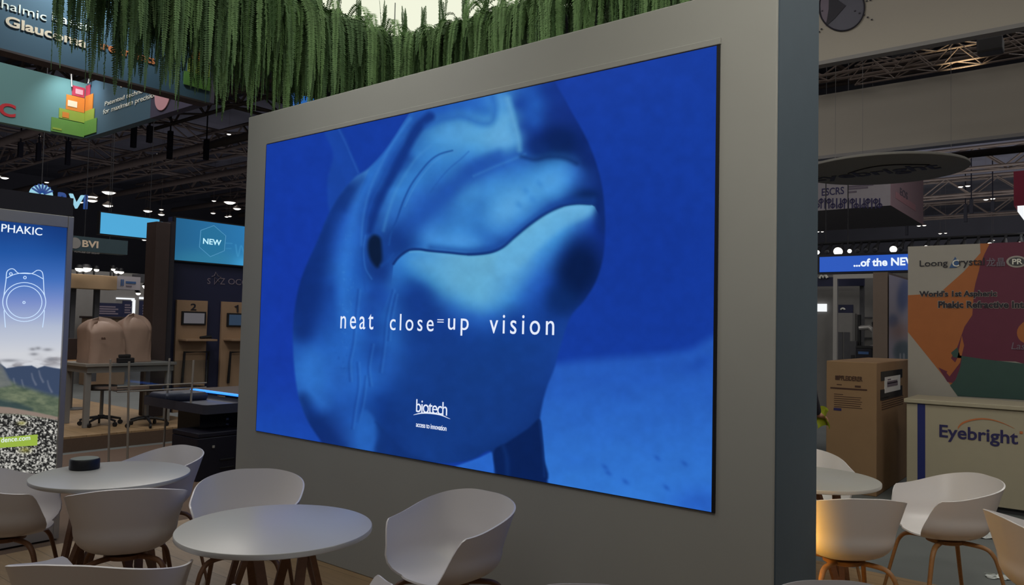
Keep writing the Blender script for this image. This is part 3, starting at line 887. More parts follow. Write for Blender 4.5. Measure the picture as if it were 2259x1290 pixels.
# ------------------------------------------------------------------ round tables
def make_table():
    t = thing('round_table', '', 'table', (0, 0, 0))
    m = MB(); m.lathe([(0, .716), (.392, .716), (.399, .720), (.4, .724), (.4, .736), (.398, .739), (.394, .74), (0, .74)], n=96)
    m.build('tabletop', 'white_top', t, True)
    m = MB(); m.lathe([(0, .690), (.15, .690), (.155, .694), (.155, .716), (0, .716)], n=40)
    m.build('top_mount', 'shaded_oak', t, True)
    for k in range(4):
        a0 = math.pi / 4 + k * math.pi / 2
        foot = Vector((math.cos(a0) * .31, math.sin(a0) * .31, 0))
        m = MB()
        for s in (-1, 1):
            a1 = a0 + s * math.radians(41)
            top = Vector((math.cos(a1) * .15, math.sin(a1) * .15, .712))
            d = (top - foot).normalized()
            n_ = Vector((0, 0, 1)).cross(d).normalized()
            wv = Vector((math.cos(a0), math.sin(a0), 0)).cross(Vector((0, 0, 1))).normalized()
            wd_ = wv * .024; th = d.cross(wv).normalized() * .011
            f0, t0 = foot + wv * s * .016, top
            q = []
            for P_ in (f0, t0):
                q.append([P_ - wd_ * .8 - th, P_ + wd_ * .8 - th, P_ + wd_ * .8 + th, P_ - wd_ * .8 + th])
            vs = [m.bm.verts.new(v) for v in q[0] + q[1]]
            for f in ((0, 1, 2, 3), (7, 6, 5, 4), (0, 4, 5, 1), (1, 5, 6, 2), (2, 6, 7, 3), (3, 7, 4, 0)): m.bm.faces.new([vs[i] for i in f])
        m.build('leg', 'shaded_oak', t)
    return t
tb = make_table()
TG = 'round white café tables'
tb.location = floor_at(-.974, 3.259); tb.rotation_euler = (0, 0, .35)
tb['label'] = 'round white table nearest to us, empty, below the left half of the screen'; tb['group'] = TG
p = floor_at(-2.19, 4.259)
dup(tb, p, .9, 'round white table carrying the black puck, at left', TG)
dup(tb, floor_at(1.816, 4.64), .2, 'round white table right of the wall, half hidden by its navy end', TG)

c = pt(183, 1036, Z=.74)
t = thing('table_puck', 'black round puck with a pale grey top standing on the left white table', 'device', (c.x - .03, c.y + .02, .74))
MB().lathe([(0, 0), (.074, 0), (.078, .004), (.078, .052), (.074, .057), (0, .057)], t.location, 48).build('body', 'black_plastic', t, True)
o = MB().lathe([(0, .057), (.071, .057), (.071, .060), (0, .060)], t.location, 48).build('top_plate', 'puck_top', t, True)
o['label'] = 'pale grey-green top plate'

# ------------------------------------------------------------------ hanging canopy with ferns
RY = 5.1
cpt = pt(870, 97, Y=RY)
RX, RZ = cpt.x, cpt.z
YN = pt(188, -180, X=RX).y
can = thing('canopy', 'cream illuminated ceiling canopy hanging above the fern frame', 'canopy', (RX + 3, RY - 1.2, RZ))
MB().box((RX - 1.15, YN, RZ + .46), (WX1 + 1.0, RY + 1.15, RZ + .50)).build('fabric', 'canopy_glow', can)
for (x, y) in ((RX + .2, RY), (WX1, RY), (RX + .2, YN + .2), (WX1, YN + .2)):
    MB().cyl((x, y, RZ + .50), (x, y, 11.385), .004, 6).build('suspension_wire', 'wire_dark', can)
rail = thing('hanging_planter', 'dark suspended square frame carrying the hanging ferns', 'frame', (RX, RY, RZ))
MB().box((RX - .05, YN, RZ - .08), (RX + .05, RY + .05, RZ)).build('side_rail', 'fern_dark', rail)
MB().box((RX - .05, RY - .05, RZ - .08), (WX1 - 1.2, RY + .05, RZ)).build('back_rail', 'fern_dark', rail)
for (x, y) in ((RX + .06, RY - .06), (RX + .06, YN + .3), (WX1 - 1.5, RY), (RX + 2.4, RY)):
    MB().cyl((x, y, RZ - .02), (x, y, RZ + .38), .006, 6).build('hanger_rod', 'steel', rail)

random.seed(7)
def frond(m, base, dirv, length, hang, leaf, curl=0.0):
    """one feather-shaped frond: a drooping midrib with paired narrow leaflets"""
    n = int(length / .0155)
    P = []
    d = Vector(dirv).normalized(); p = Vector(base); st = length / n
    for i in range(n + 1):
        P.append(p.copy())
        d = (d + Vector((random.uniform(-.03, .03), random.uniform(-.03, .03), -hang)) * (st / .02)).normalized()
        p = p + d * st
    side0 = Vector((-dirv[1], dirv[0], 0)) + Vector((random.uniform(-.5, .5), random.uniform(-.5, .5), 0))
    for i in range(1, n):
        t = i / n
        tan = (P[i + 1] - P[i - 1]).normalized()
        side = (side0 - tan * side0.dot(tan)).normalized()
        nrm = side.cross(tan)
        L = leaf * min(1, .35 + t * 4) * (1 - t) ** .55 * random.uniform(.85, 1.1)
        w = .0085
        for s in (-1, 1):
            o = P[i]
            tip = o + side * s * L + tan * L * .38 + nrm * L * random.uniform(-.25, .15)
            mid = o + (tip - o) * .45
            m.face([o, mid + tan * w, tip, mid - tan * w])
    rib = P[::3] + ([P[-1]] if (len(P) - 1) % 3 else [])
    m.tube(rib, .0022, 3, caps=False)

def bundle(seed, L0):
    random.seed(seed)
    m = MB()
    for k in range(10):
        a = random.uniform(0, 2 * math.pi); out = random.uniform(.1, .9)
        frond(m, (random.uniform(-.05, .05), random.uniform(-.05, .05), 0), (math.cos(a) * out, math.sin(a) * out, random.uniform(-.1, .5)),
              L0 * random.uniform(.6, 1.0), random.uniform(.14, .26), random.uniform(.045, .062))
    for k in range(4):
        a = random.uniform(0, 2 * math.pi)
        frond(m, (random.uniform(-.05, .05), random.uniform(-.05, .05), 0), (math.cos(a) * .6, math.sin(a) * .6, .25), L0 * random.uniform(.3, .5), .2, .055)
    o = m.build('hanging_fern', 'fern_green' if seed % 2 else 'fern_dark', None, False, False)
    return o
protos = [bundle(s, L) for s, L in ((11, 1.1), (12, .96), (13, 1.2), (14, .88), (15, 1.02), (16, 1.14))]
first = {}
def put(pr, loc, rz, label, group, sc=1.0):
    if pr.name not in first:
        first[pr.name] = 1; o = pr
    else:
        o = pr.copy(); COL.objects.link(o)
    o.location = loc; o.rotation_euler = (0, 0, rz); o.scale = (sc, sc, sc)
    tag(o, label, 'fern', group)
random.seed(21)
la = 'green artificial fern hanging from the left rail of the suspended frame'
lb = 'green artificial fern hanging from the frame rail above the screen wall'
y = YN + .05; i = 0
while y < RY - .02:
    for dx in (-.07, .0, .07):
        put(protos[i % 6], (RX + dx, y + random.uniform(-.03, .03), RZ - .01), random.uniform(0, 6.28), la, 'ferns on the left rail', random.uniform(.95, 1.16)); i += 1
    y += .085 if y < YN + 1.1 else .115
x = RX + .02
while x < WX1 - 1.2:
    for dy in (-.05, .05):
        put(protos[(i * 5 + 1) % 6], (x + random.uniform(-.03, .03), RY + dy, RZ - .01), random.uniform(0, 6.28), lb, 'ferns on the back rail', random.uniform(.75, .95)); i += 1
    x += .135

def tip(seed):
    random.seed(seed); m = MB()
    for k in range(4):
        a = random.uniform(0, 6.28)
        frond(m, (0, 0, 0), (math.cos(a) * .10, math.sin(a) * .10, 1), random.uniform(.32, .42), random.uniform(-.02, .0), .042)
    m.tube([(0, 0, -.02), (.003, 0, .15), (0, .004, .28)], .005, 6)
    return m.build('fern_shoot', 'fern_dark', None, False, False)
tips = [tip(31), tip(32), tip(33)]
random.seed(5)
lc = 'short upright fern shoot standing on the suspended frame against the cream canopy'
i = 0
for (px, X, Y) in [(640, RX, None), (700, RX, None), (746, RX, None), (790, RX, None), (843, RX, None), (893, None, RY), (932, None, RY), (976, None, RY), (1025, None, RY), (1068, None, RY), (1110, None, RY), (1150, None, RY)]:
    q = pt(px, 97, X=X) if X is not None else pt(px, 97, Y=Y)
    put(tips[i % 3], (q.x, q.y, RZ - .02), random.uniform(0, 6.28), lc, 'upright fern shoots', random.uniform(.85, 1.1)); i += 1
# ------------------------------------------------------------------ mountain lightbox at the left edge
PX = -6.0
a, b = pt(160, 478, X=PX), pt(142, 1028, X=PX)
yR = (a.y + b.y) / 2; zT = a.z
lb_ = thing('lightbox', 'tall lit poster lightbox with lens outline, mountains and rocks at the left edge', 'sign', (PX - .06, yR - .6, 0))
wF = pt(160, 500, X=PX).y - pt(147, 500, X=PX).y
for (lo, hi) in (((PX - .12, yR - wF, 0), (PX, yR, zT)), ((PX - .12, yR - 1.25, zT - .085), (PX, yR - wF, zT)), ((PX - .12, yR - 1.25, 0), (PX, yR - wF, .12)), ((PX - .12, yR - 1.25, .12), (PX, yR - 1.25 + wF, zT - .085))):
    MB().box(lo, hi, .004).build('frame', 'silver', lb_)
MB().box((PX - .13, yR - 1.3, 0), (PX - .121, yR + .03, zT + .02)).build('back_panel', 'dark_header', lb_)
hd = MB(); q = pt(165, 437, X=PX)
hd.box((PX - .35, yR - 1.4, zT + .005), (PX - .02, q.y, q.z)); h_ = hd.build('header', 'dark_header', lb_)
MB().box((PX - .40, yR + .005, 0), (PX - .14, q.y, q.z)).build('side_post', 'dark_header', lb_)

def paint_mountain(x, y):
    p = Paint(x, y)
    s = np.clip((y - 480) / 300, 0, 1)[..., None]
    st = [(0, (22, 58, 124)), (.25, (34, 84, 160)), (.45, (66, 110, 186)), (.62, (122, 142, 200)), (.8, (176, 186, 208)), (1, (206, 208, 214))]
    for (t0, c0), (t1, c1) in zip(st, st[1:]):
        m = ((s >= t0) & (s <= t1)); k = (s - t0) / (t1 - t0)
        p.c = np.where(m, np.array(c0) * (1 - k) + np.array(c1) * k, p.c)
    p.blob(150, 500, 60, 60, (16, 48, 110), .5)
    n = fbm(x / 40, y / 12, 4)
    cl = np.exp(-((y - 802 - 8 * np.sin(x / 30)) / 12) ** 2) * sst(.35, .62, n)
    p.mix(cl * .9, (136, 134, 140))
    for (u, v, r) in ((72, 770, 7), (84, 768, 6), (105, 771, 10), (75, 781, 9), (112, 792, 12), (20, 795, 22)):
        p.blob(u, v, r, 3.5, (128, 130, 138), .75)
    p.poly([(-80, 790), (-2, 800), (14, 812), (40, 808), (70, 806), (82, 812), (98, 807), (118, 811), (145, 815), (150, 900), (-80, 930)], (58, 72, 98), 2, smooth=False)
    for (u, v) in ((30, 835), (48, 838), (70, 824), (86, 818), (105, 840)):
        p.line([(u, v), (u + 3, v + 12), (u + 9, v + 24)], (126, 130, 145), 1, 2, 3, .6)
    sl = p.poly([(-80, 800), (4, 812), (16, 836), (40, 850), (70, 858), (100, 868), (150, 880), (150, 930), (-80, 930)], None, 8, smooth=False)
    n2 = fbm(x / 24 + y / 18, y / 9 - x / 40, 8)
    gc = np.array([56, 72, 62.])[None, None] * (1 - n2[..., None]) + np.array([140, 146, 116.])[None, None] * n2[..., None]
    p.c = p.c * (1 - sl[..., None]) + gc * sl[..., None]
    p.poly([(-80, 780), (0, 797), (8, 812), (20, 836), (26, 850), (-80, 870)], (110, 112, 118), 4, .7, smooth=False)
    p.poly([(-80, 872), (20, 884), (70, 900), (60, 906), (10, 900), (-80, 890)], (44, 62, 70), 6, .7)
    p.poly([(-80, 890), (20, 898), (80, 909), (140, 922), (140, 930), (60, 915), (-80, 908)], (138, 122, 112), 2, smooth=False)
    rk = p.poly([(-80, 910), (40, 914), (150, 930), (150, 1300), (-80, 1300)], None, 4, smooth=False)
    n3 = vnoise(x / 3.6, y / 3.0, 3) * .6 + vnoise(x / 1.8, y / 1.6, 6) * .4
    rc = sst(.3, .8, n3)[..., None] * np.array([176, 174, 166.]) + 30
    p.c = p.c * (1 - rk[..., None]) + rc * rk[..., None]
    for (u, v, r) in ((48, 933, 9), (55, 992, 12)): p.blob(u, v, r, r * .5, (150, 146, 70), .7)
    return p.c
z1_, z0_ = zT - .085, .12
painted_panel('poster', 'poster_picture', lb_, (PX - .02, yR - 1.25 + wF, z1_), (0, 1.25 - 2 * wF, 0), (0, 0, z0_ - z1_), 420, 700, paint_mountain)
letter('PHAKIC', 'poster_title', 'led_white', lb_, 'X', PX - .02, 2.5, 493.5, 511, 93, .0)
def strokes(name, mat, parent, curves, r, **kw):
    m = MB()
    for P in curves:
        q = [pt(u, v, **kw) for u, v in P]
        m.tube(q, r, 5)
    return m.build(name, mat, parent)
def ell(cx, cy, rx, ry, a0=0, a1=360, n=40):
    return [(cx + rx * math.cos(math.radians(a0 + (a1 - a0) * k / n)), cy + ry * math.sin(math.radians(a0 + (a1 - a0) * k / n))) for k in range(n + 1)]
strokes('lens_outline', 'lens_ink', lb_, [ell(53.5, 666, 47.5, 43), ell(53.5, 666, 39, 35.5), ell(53, 667, 2.6, 2.6, n=10), ell(24, 604, 3, 3, n=10), ell(55, 612, 3, 3, n=10),
    spline([(8, 655), (13, 620), (15, 600), (23, 593), (31, 594), (40, 602), (54, 603), (70, 603), (82, 596), (91, 598), (95, 608), (97, 640), (99, 655)]),
    spline([(15, 613), (32, 605), (54, 602), (76, 605), (95, 615)]), [(9, 684), (10, 700), (12, 722)], [(98, 684), (97, 700), (94, 722)]], .0027, X=PX - .015)
m = MB(); A = [pt(-40, 968, X=PX - .012), pt(83, 958, X=PX - .012), pt(82, 982, X=PX - .012), pt(-40, 990, X=PX - .012)]
m.prism(A, (.002, 0, 0)); m.build('web_label', 'lime_glow', lb_)
letter('dence.com', 'web_address', 'led_white', lb_, 'X', PX - .0095, 2, 965, 976, 66, 0, depth=.001)

# ------------------------------------------------------------------ raised platform of the next stand
PXF, PH = -9.8, .165
yE = pt(470, 938, X=PXF).y
pf = struct(MB().box((-16, -4, -.02), (PXF, yE, PH), .004).build('floor_platform', 'stage_wood'))
fs = MB().box((PXF, -4, -.02), (PXF + .012, yE, PH - .025)).build('platform_skirt', 'brown_carpet', pf)
fs['label'] = 'dark brown skirt of the platform'

def stool(px, py, yaw, label):
    p = pt(px, py, Z=PH)
    t = thing('lab_stool', label, 'stool', (p.x, p.y, PH), yaw, 'rolling lab stools on the platform')
    MB().lathe([(0, .47), (.17, .47), (.185, .48), (.185, .515), (.17, .53), (0, .535)], n=32).build('seat', 'black_soft', t, True, False)
    MB().cyl((0, 0, .09), (0, 0, .47), .022, 16).build('column', 'steel', t, True, False)
    m = MB()
    for k in range(5):
        a = k * 2 * math.pi / 5
        m.tube([(0, 0, .115), (.12 * math.cos(a), .12 * math.sin(a), .105), (.25 * math.cos(a), .25 * math.sin(a), .075)], [.022, .018, .014], 8)
    m.lathe([(0, .09), (.04, .09), (.04, .14), (0, .14)], n=16)
    m.build('star_base', 'black_plastic', t, True, False)
    for k in range(5):
        a = k * 2 * math.pi / 5
        c_, s_ = math.cos(a) * .25, math.sin(a) * .25
        m = MB(); m.cyl((c_ - .012 * math.sin(a), s_ + .012 * math.cos(a), .03), (c_ + .012 * math.sin(a), s_ - .012 * math.cos(a), .03), .03, 14)
        m.box((c_ - .006, s_ - .006, .03), (c_ + .006, s_ + .006, .085)); m.build('caster', 'black_plastic', t, True, False)
    return t
stool(222, 938, .3, 'black rolling lab stool left of the glass counter on the wooden platform')
stool(322, 940, 1.0, 'black rolling lab stool seen through the glass counter on the wooden platform')

DX = -10.35
a, b = pt(190, 803, X=DX), pt(390, 803, X=DX)
dz = a.z
d = thing('work_desk', 'grey desk with thick legs on the platform carrying the covered machines', 'desk', (DX - .4, (a.y + b.y) / 2, PH))
MB().box((DX - .75, a.y, dz - .04), (DX, b.y, dz), .005).build('desktop', 'desk_grey', d)
MB().box((DX - .72, a.y + .03, dz - .12), (DX - .03, b.y - .03, dz - .04)).build('apron', 'grey_wall', d)
for y in (a.y + .06, b.y - .08):
    for x in (DX - .08, DX - .68):
        MB().box((x - .03, y - .035, PH), (x + .03, y + .035, dz - .12), .004).build('leg', 'grey_wall', d)

def cover(name, label, lox, loy, hix, hiy, X, th, seed, lean):
    a, b = pt(lox, loy, X=X), pt(hix, hiy, X=X)
    m = MB(); n1, n2 = 26, 40; verts = []; faces = []
    cy, hw, z0, hz = (a.y + b.y) / 2, abs(b.y - a.y) / 2, dz, a.z - dz
    for j in range(n1 + 1):
        v = j / n1
        for i in range(n2):
            u = i / n2 * 2 * math.pi
            ex = 2 / 5
            cx_, sx_ = math.copysign(abs(math.cos(u)) ** ex, math.cos(u)), math.copysign(abs(math.sin(u)) ** ex, math.sin(u))
            k = (1 - max(0, v - .72) ** 2 / .09 * .75) * (1.0 - .12 * v) if v < 1 else .0
            fold = .022 * math.sin(7 * u + seed + 3 * v) * (1 - v) + .014 * math.sin(13 * u + 2 * seed + 7 * v)
            y = cy + hw * (cx_ * k + fold * 1.2) + lean * v * v
            x = X - th / 2 + th / 2 * (sx_ * k + fold)
            z = z0 + hz * (v + (.05 * math.sin(2.2 * u + seed) + .03 * math.sin(5 * u)) * v)
            verts.append((x, y, z))
    for j in range(n1):
        for i in range(n2):
            i2 = (i + 1) % n2
            faces.append((j * n2 + i, j * n2 + i2, (j + 1) * n2 + i2, (j + 1) * n2 + i))
    m.raw(verts, faces); bmesh.ops.remove_doubles(m.bm, verts=m.bm.verts[:], dist=1e-4)
    t = thing(name, label, 'covered machine', (X - th / 2, cy, dz))
    m.build('dust_cover', 'dust_cover', t, True)
    return t
t = cover('covered_instrument', 'machine under a pinkish dust cover with small dark logo, left one on the desk', 202, 705, 285, 800, DX - .06, .5, .5, -.06)
letter('aa', 'cover_logo', 'card_ink', t, 'X', DX - .03, 223, 744, 749, 233, .03)
cover('covered_instrument', 'taller rounded machine under a grey-pink dust cover, right one on the desk', 268, 697, 338, 800, DX - .14, .5, 2.0, .05)
a, b = pt(261, 782, X=DX - .02), pt(297, 800, X=DX - .02)
t = thing('label_printer', 'small black device at the front of the grey desk before the covered machines', 'device', (DX - .12, (a.y + b.y) / 2, dz))
MB().box((DX - .22, a.y, dz + .001), (DX - .02, b.y, dz + .07), .01).build('body', 'black_plastic', t)
MB().box((DX - .2, a.y + .02, dz + .07), (DX - .06, b.y - .03, a.z), .012).build('lid', 'black_soft', t)

# wooden bar stool at the lightbox edge
p = pt(160, 902, Z=PH)
t = thing('bar_stool', 'slim wooden bar stool beside the lightbox edge on the platform', 'stool', (p.x, p.y, PH))
a = pt(158, 798, D=(-p.x * CY + p.y * SY))
sz = a.z - PH
MB().box((-.15, -.16, sz - .03), (.15, .16, sz + .03), .01).build('seat', 'oak', t, False, False)
MB().box((-.17, -.15, sz + .03), (-.14, -.11, sz + .38), .006).build('back_post', 'oak', t, False, False)
MB().box((-.17, -.1, sz + .03), (-.15, .16, sz + .36), .006).build('back_board', 'brown_post', t, False, False)
MB().cyl((0, -.03, .02), (0, -.03, sz - .03), .022, 12).build('column', 'steel', t, True, False)
MB().lathe([(0, 0), (.2, 0), (.2, .012), (.03, .022), (0, .022)], n=32).build('foot', 'steel', t, True, False)

# acrylic counter on thin metal legs
AX = -7.75
a, b = pt(258, 855, X=AX), pt(432, 858, X=AX)
t = thing('glass_counter', 'transparent acrylic display counter on thin metal legs before the platform', 'counter', (AX - .25, (a.y + b.y) / 2, -.012))
z = (a.z + b.z) / 2
MB().box((AX - .5, a.y, z - .012), (AX, b.y + .1, z)).build('lower_shelf', 'acrylic', t)
for zz in (z - .015, z + .035):
    MB().tube([(AX, a.y, zz), (AX, b.y + .12, zz)], .007, 8).build('rail', 'leg_metal', t)
zt = pt(300, 797, X=AX).z
MB().box((AX - .012, a.y - .05, z + .04), (AX, b.y + .12, zt)).build('front_panel', 'acrylic', t)
for (px, x) in ((287, AX), (417, AX), (292, AX - .46), (412, AX - .46)):
    q = pt(px, 900, X=AX)
    MB().tube([(x, q.y + (.03 if px > 350 else -.03), zt), (x, q.y, -.012)], .011, 10).build('leg', 'leg_metal', t)

# laser counter with blue light line, couch, dark cases
CYF = 4.8
a, b = pt(424, 858, Y=CYF), pt(528, 872, Y=CYF)
zl = (a.z + b.z) / 2
t = thing('laser_counter', 'dark counter with a glowing blue light line along its edge behind the wall', 'counter', (a.x + 1, CYF + .3, -.012))
MB().box((a.x, CYF, zl - .03), (a.x + 3.4, CYF + .7, zl + .01), .004).build('worktop', 'brown_post', t)
MB().box((a.x + .55, CYF + .1, -.012), (a.x + 3.3, CYF + .65, zl - .03)).build('body', 'navy_case', t)
MB().tube([(a.x, CYF - .012, zl), (a.x + 3.3, CYF - .012, zl)], .014, 8).build('light_line', 'led_line', t)
a3 = pt(360, 853, Y=CYF + .75)
MB().tube([(a3.x, CYF + .75, a3.z), (a3.x + .35, CYF + .75, a3.z)], .014, 8).build('light_line', 'led_line', t)
a = pt(372, 878, Y=4.45); b = pt(500, 905, Y=4.45)
t = thing('patient_couch', 'grey-blue padded patient couch under the blue light line', 'couch', ((a.x + b.x) / 2, 4.5, -.012))
m = MB(); m.box((a.x, 4.15, b.z + .03), (b.x + .1, 4.75, a.z), .05, 4); m.build('pad', 'couch_blue', t, True)
m = MB(); m.box((a.x + .02, 4.2, a.z - .01), (a.x + .42, 4.7, a.z + .09), .04, 4); m.build('head_rest', 'couch_blue', t, True)
MB().box(((a.x + b.x) / 2 - .1, 4.3, -.012), ((a.x + b.x) / 2 + .35, 4.6, b.z)).build('pedestal', 'black_plastic', t)
KX = -7.15
a, b = pt(436, 968, X=KX), pt(545, 1040, X=KX)
t = thing('flight_case', 'black flight case with a small metal latch on the floor left of the wall', 'case', (KX - .25, (a.y + b.y) / 2, -.012))
MB().box((KX - .5, a.y, -.012), (KX, b.y, a.z), .008).build('box', 'navy_case', t)
MB().box((KX - .5, a.y, a.z + .004), (KX, b.y, a.z + .05), .008).build('lid', 'navy_case', t)
q = pt(470, 985, X=KX); MB().lathe([(0, 0), (.014, 0), (.014, .022), (0, .022)], (KX + .008, q.y, q.z - .01), 14).build('latch', 'silver', t)
for (py,) in ((1012,), (1030,)):
    q = pt(500, py, X=KX); MB().box((KX, q.y - .08, q.z - .008), (KX + .01, q.y + .08, q.z + .008), .003).build('handle', 'black_plastic', t)
KX2 = -7.7
a, b = pt(468, 912, X=KX2), pt(545, 965, X=KX2)
t = thing('drawer_cabinet', 'dark low cabinet with a pale top board behind the flight case', 'cabinet', (KX2 - .25, (a.y + b.y) / 2, -.012))
MB().box((KX2 - .5, a.y, -.012), (KX2, b.y, a.z), .005).build('body', 'black_plastic', t)
MB().box((KX2 - .52, a.y - .02, a.z), (KX2 + .02, b.y, a.z + .03), .004).build('top_board', 'grey_wall', t)
for py in (925, 937):
    q = pt(487, py, X=KX2); MB().box((KX2, q.y - .09, q.z - .012), (KX2 + .012, q.y + .09, q.z + .01), .003).build('handle', 'silver', t)
q = pt(510, 952, X=KX2); MB().box((KX2, q.y - .02, q.z - .012), (KX2 + .012, q.y + .06, q.z + .012), .003).build('handle', 'silver', t)

# ------------------------------------------------------------------ navy exhibit wall with numbered stations
NX = -11.3
a, b = pt(386, 480, X=NX), pt(470, 900, X=NX)
t = thing('exhibit_wall', 'navy stand wall with a faint star logo, carrying the teal screen', 'wall', (NX - .1, a.y + 1, PH))
MB().box((NX - .2, a.y, PH), (NX, a.y + 3.4, a.z + .02)).build('panel', 'navy', t)
letter('S', 'wall_logo', 'faint_ink', t, 'X', NX, 457, 613, 626, 464, 0)
letter('Z', 'wall_logo', 'faint_ink', t, 'X', NX, 485, 613, 627, 496, 0)
letter('OCC', 'wall_logo', 'faint_ink', t, 'X', NX, 503, 614, 627, 545, 0)
strokes('star_logo', 'faint_ink', t, [[(467, 610), (473, 608), (476, 600), (481, 609), (488, 611), (481, 617), (473, 627), (474, 612), (484, 622)]], .006, X=NX + .006)
sc = thing('teal_screen', 'teal LED screen reading NEW in a hexagon on the navy wall', 'screen', (NX + .03, a.y + 1, pt(388, 577, X=NX).z))
SXN = NX + .06
q1, q2 = pt(389, 480, X=SXN), pt(386, 573, X=SXN)
q3 = pt(540, 497, X=SXN)
MB().box((NX + .002, q1.y - .03, q2.z - .02), (SXN - .004, q1.y + 2.2, q1.z + .02)).build('cabinet', 'black_plastic', sc)
def paint_teal(x, y):
    p = Paint(x, y)
    s = np.clip((x - 388) / 150, 0, 1)[..., None]
    p.c[:] = np.array([36, 96, 138.]) * (1 - s) + np.array([44, 118, 172.]) * s
    p.blob(420, 575, 60, 22, (46, 116, 148), .7); p.blob(540, 580, 30, 16, (70, 165, 220), .8); p.blob(470, 570, 60, 20, (52, 128, 160), .6)
    p.poly([(443, 508), (472, 497), (498, 520), (497, 552), (465, 566), (440, 545)], (40, 112, 150), 3, .7, False)
    p.line([(498, 536), (512, 537)], (70, 150, 196), .8, f=1.5, k=.6); p.line([(499, 548), (510, 548)], (70, 150, 196), .8, f=1.5, k=.5)
    p.line([(520, 540), (525, 565), (532, 542), (540, 566)], (80, 165, 210), 1, f=2.5, k=.5)
    return p.c
painted_panel('display', 'teal_picture', sc, (SXN, q1.y, q1.z), (0, 2.1, 0), (0, 0, q2.z - q1.z), 220, 110, paint_teal)
letter('NEW', 'screen_word', 'led_cyan', sc, 'X', SXN, 447.5, 525, 537.5, 488, .015)
strokes('hexagon', 'led_hex', sc, [[(443, 508), (472, 497.5), (498, 520), (495, 553), (464, 566), (440, 545), (443, 508)]], .005, X=SXN + .004)

def station(num, x0, x1, y0, label, tx0, tx1, numx, screen):
    ST = NX + .05
    a, b = pt(x0, y0, X=ST), pt(x1, y0, X=ST)
    t = thing('info_station', label, 'exhibit panel', (ST, (a.y + b.y) / 2, PH), 0, 'numbered stations on the navy wall')
    MB().box((NX + .002, a.y, PH), (ST, b.y, a.z), .003).build('board', 'tan_panel', t)
    if num == '1': strokes('number', 'dark_ink', t, [[(518.5, y0 + 12), (524, y0 + 8), (524, y0 + 23)]], .017, X=ST + .006)
    else: letter(num, 'number', 'dark_ink', t, 'X', ST, numx, y0 + 8, y0 + 23, numx + 13, .015)
    c, e = pt(tx0, y0 + 25, X=ST), pt(tx1, y0 + 56, X=ST)
    f = MB().box((ST, c.y, e.z), (ST + .03, e.y, c.z), .006).build('tablet', 'black_plastic', t)
    MB().box((ST + .03, c.y + .03, e.z + .025), (ST + .033, e.y - .03, c.z - .025)).build('tablet_screen', screen, f)
    s0, s1 = pt(x0 + 2, 747, X=ST), pt(x1 + 2, 747, X=ST)
    MB().box((ST, s0.y, s0.z - .03), (ST + .25, s1.y, s0.z), .004).build('shelf', 'tan_panel', t)
    h = pt(x0 + 28, 776, X=ST)
    MB().tube([(ST + .02, h.y - .12, h.z - .5), (ST + .06, h.y - .12, h.z), (ST + .06, h.y + .28, h.z), (ST + .02, h.y + .28, h.z - .5)], .022, 8).build('holder', 'black_plastic', t)
    return t
station('2', 391, 459, 661, 'tan exhibit station marked 2 with a grey tablet on the navy wall', 400, 452, 420, 'tablet_glow')
station('1', 491, 562, 665, 'tan exhibit station marked 1 with a dark tablet, next to the grey partition edge', 500, 552, 522, 'tablet_dark')
t = thing('scanner_handset', 'small black handset lying on the shelf of the tan station marked 2', 'device', (NX + .17, pt(452, 745, X=NX + .17).y, pt(452, 747, X=NX + .05).z))
MB().tube([(NX + .17, t.location.y - .08, t.location.z + .02), (NX + .17, t.location.y + .1, t.location.z + .035)], [.02, .03], 10).build('body', 'black_plastic', t, True)
QX = -11.0
a, b = pt(346, 488, X=QX), pt(377, 488, X=QX)
t = struct(MB().box((QX - .3, a.y, PH), (QX, b.y, a.z), .005).build('trim_11', 'brown_post'))
struct(MB().box((QX - .35, b.y + .005, PH), (QX - .02, pt(388, 520, X=QX).y, a.z + .03)).build('trim_12', 'dark_header'))

# sky-blue LED panel hung above the aisle
LX = -13.2
a, b = pt(223, 468, X=LX), pt(350, 528, X=LX)
t = thing('hanging_screen', 'plain sky-blue glowing LED panel hung left of the teal screen', 'screen', (LX, (a.y + b.y) / 2, b.z))
MB().box((LX - .1, a.y - .02, b.z - .02), (LX - .003, b.y + .02, a.z + .02)).build('cabinet', 'black_plastic', t)
MB().box((LX - .003, a.y, b.z), (LX, b.y, a.z)).build('display', 'led_sky', t)
MB().box((LX - .1, b.y + .03, a.z - .2), (LX - .05, b.y + .33, a.z - .03)).build('side_display', 'led_sky', t)
for y in (a.y + .15, b.y - .15): MB().cyl((LX - .05, y, a.z + .02), (LX - .05, y, 11.385), .006, 6).build('wire', 'wire_dark', t)

# BVI sign
BX = -16.0
a, b = pt(158, 519, X=BX), pt(281, 562, X=BX)
t = thing('fascia_sign', 'dark teal hanging sign reading BVI in cream letters', 'sign', (BX, (a.y + b.y) / 2, b.z))
MB().box((BX - .3, a.y - 1.0, b.z), (BX, b.y, a.z)).build('board', 'dark_teal', t)
letter('BVI', 'sign_word', 'cream_ink', t, 'X', BX, 181, 529, 544.5, 217, .03)
m = MB(); q = pt(165, 536, X=BX); m.lathe([(0, 0), (.11, 0), (.11, .01), (0, .01)], n=40); bmesh.ops.rotate(m.bm, verts=m.bm.verts[:], cent=(0, 0, 0), matrix=Matrix.Rotation(math.pi / 2, 3, 'Y')); bmesh.ops.translate(m.bm, verts=m.bm.verts[:], vec=(BX + .002, q.y, q.z)); m.build('round_logo', 'silver', t)
letter('FUTURE OF SIGHT', 'sign_motto', 'silver', t, 'X', BX, 164, 553, 556.5, 220, .01)
for y in (a.y + .3, b.y - .3): MB().cyl((BX - .15, y, a.z), (BX - .15, y, 11.385), .008, 6).build('wire', 'wire_dark', t)

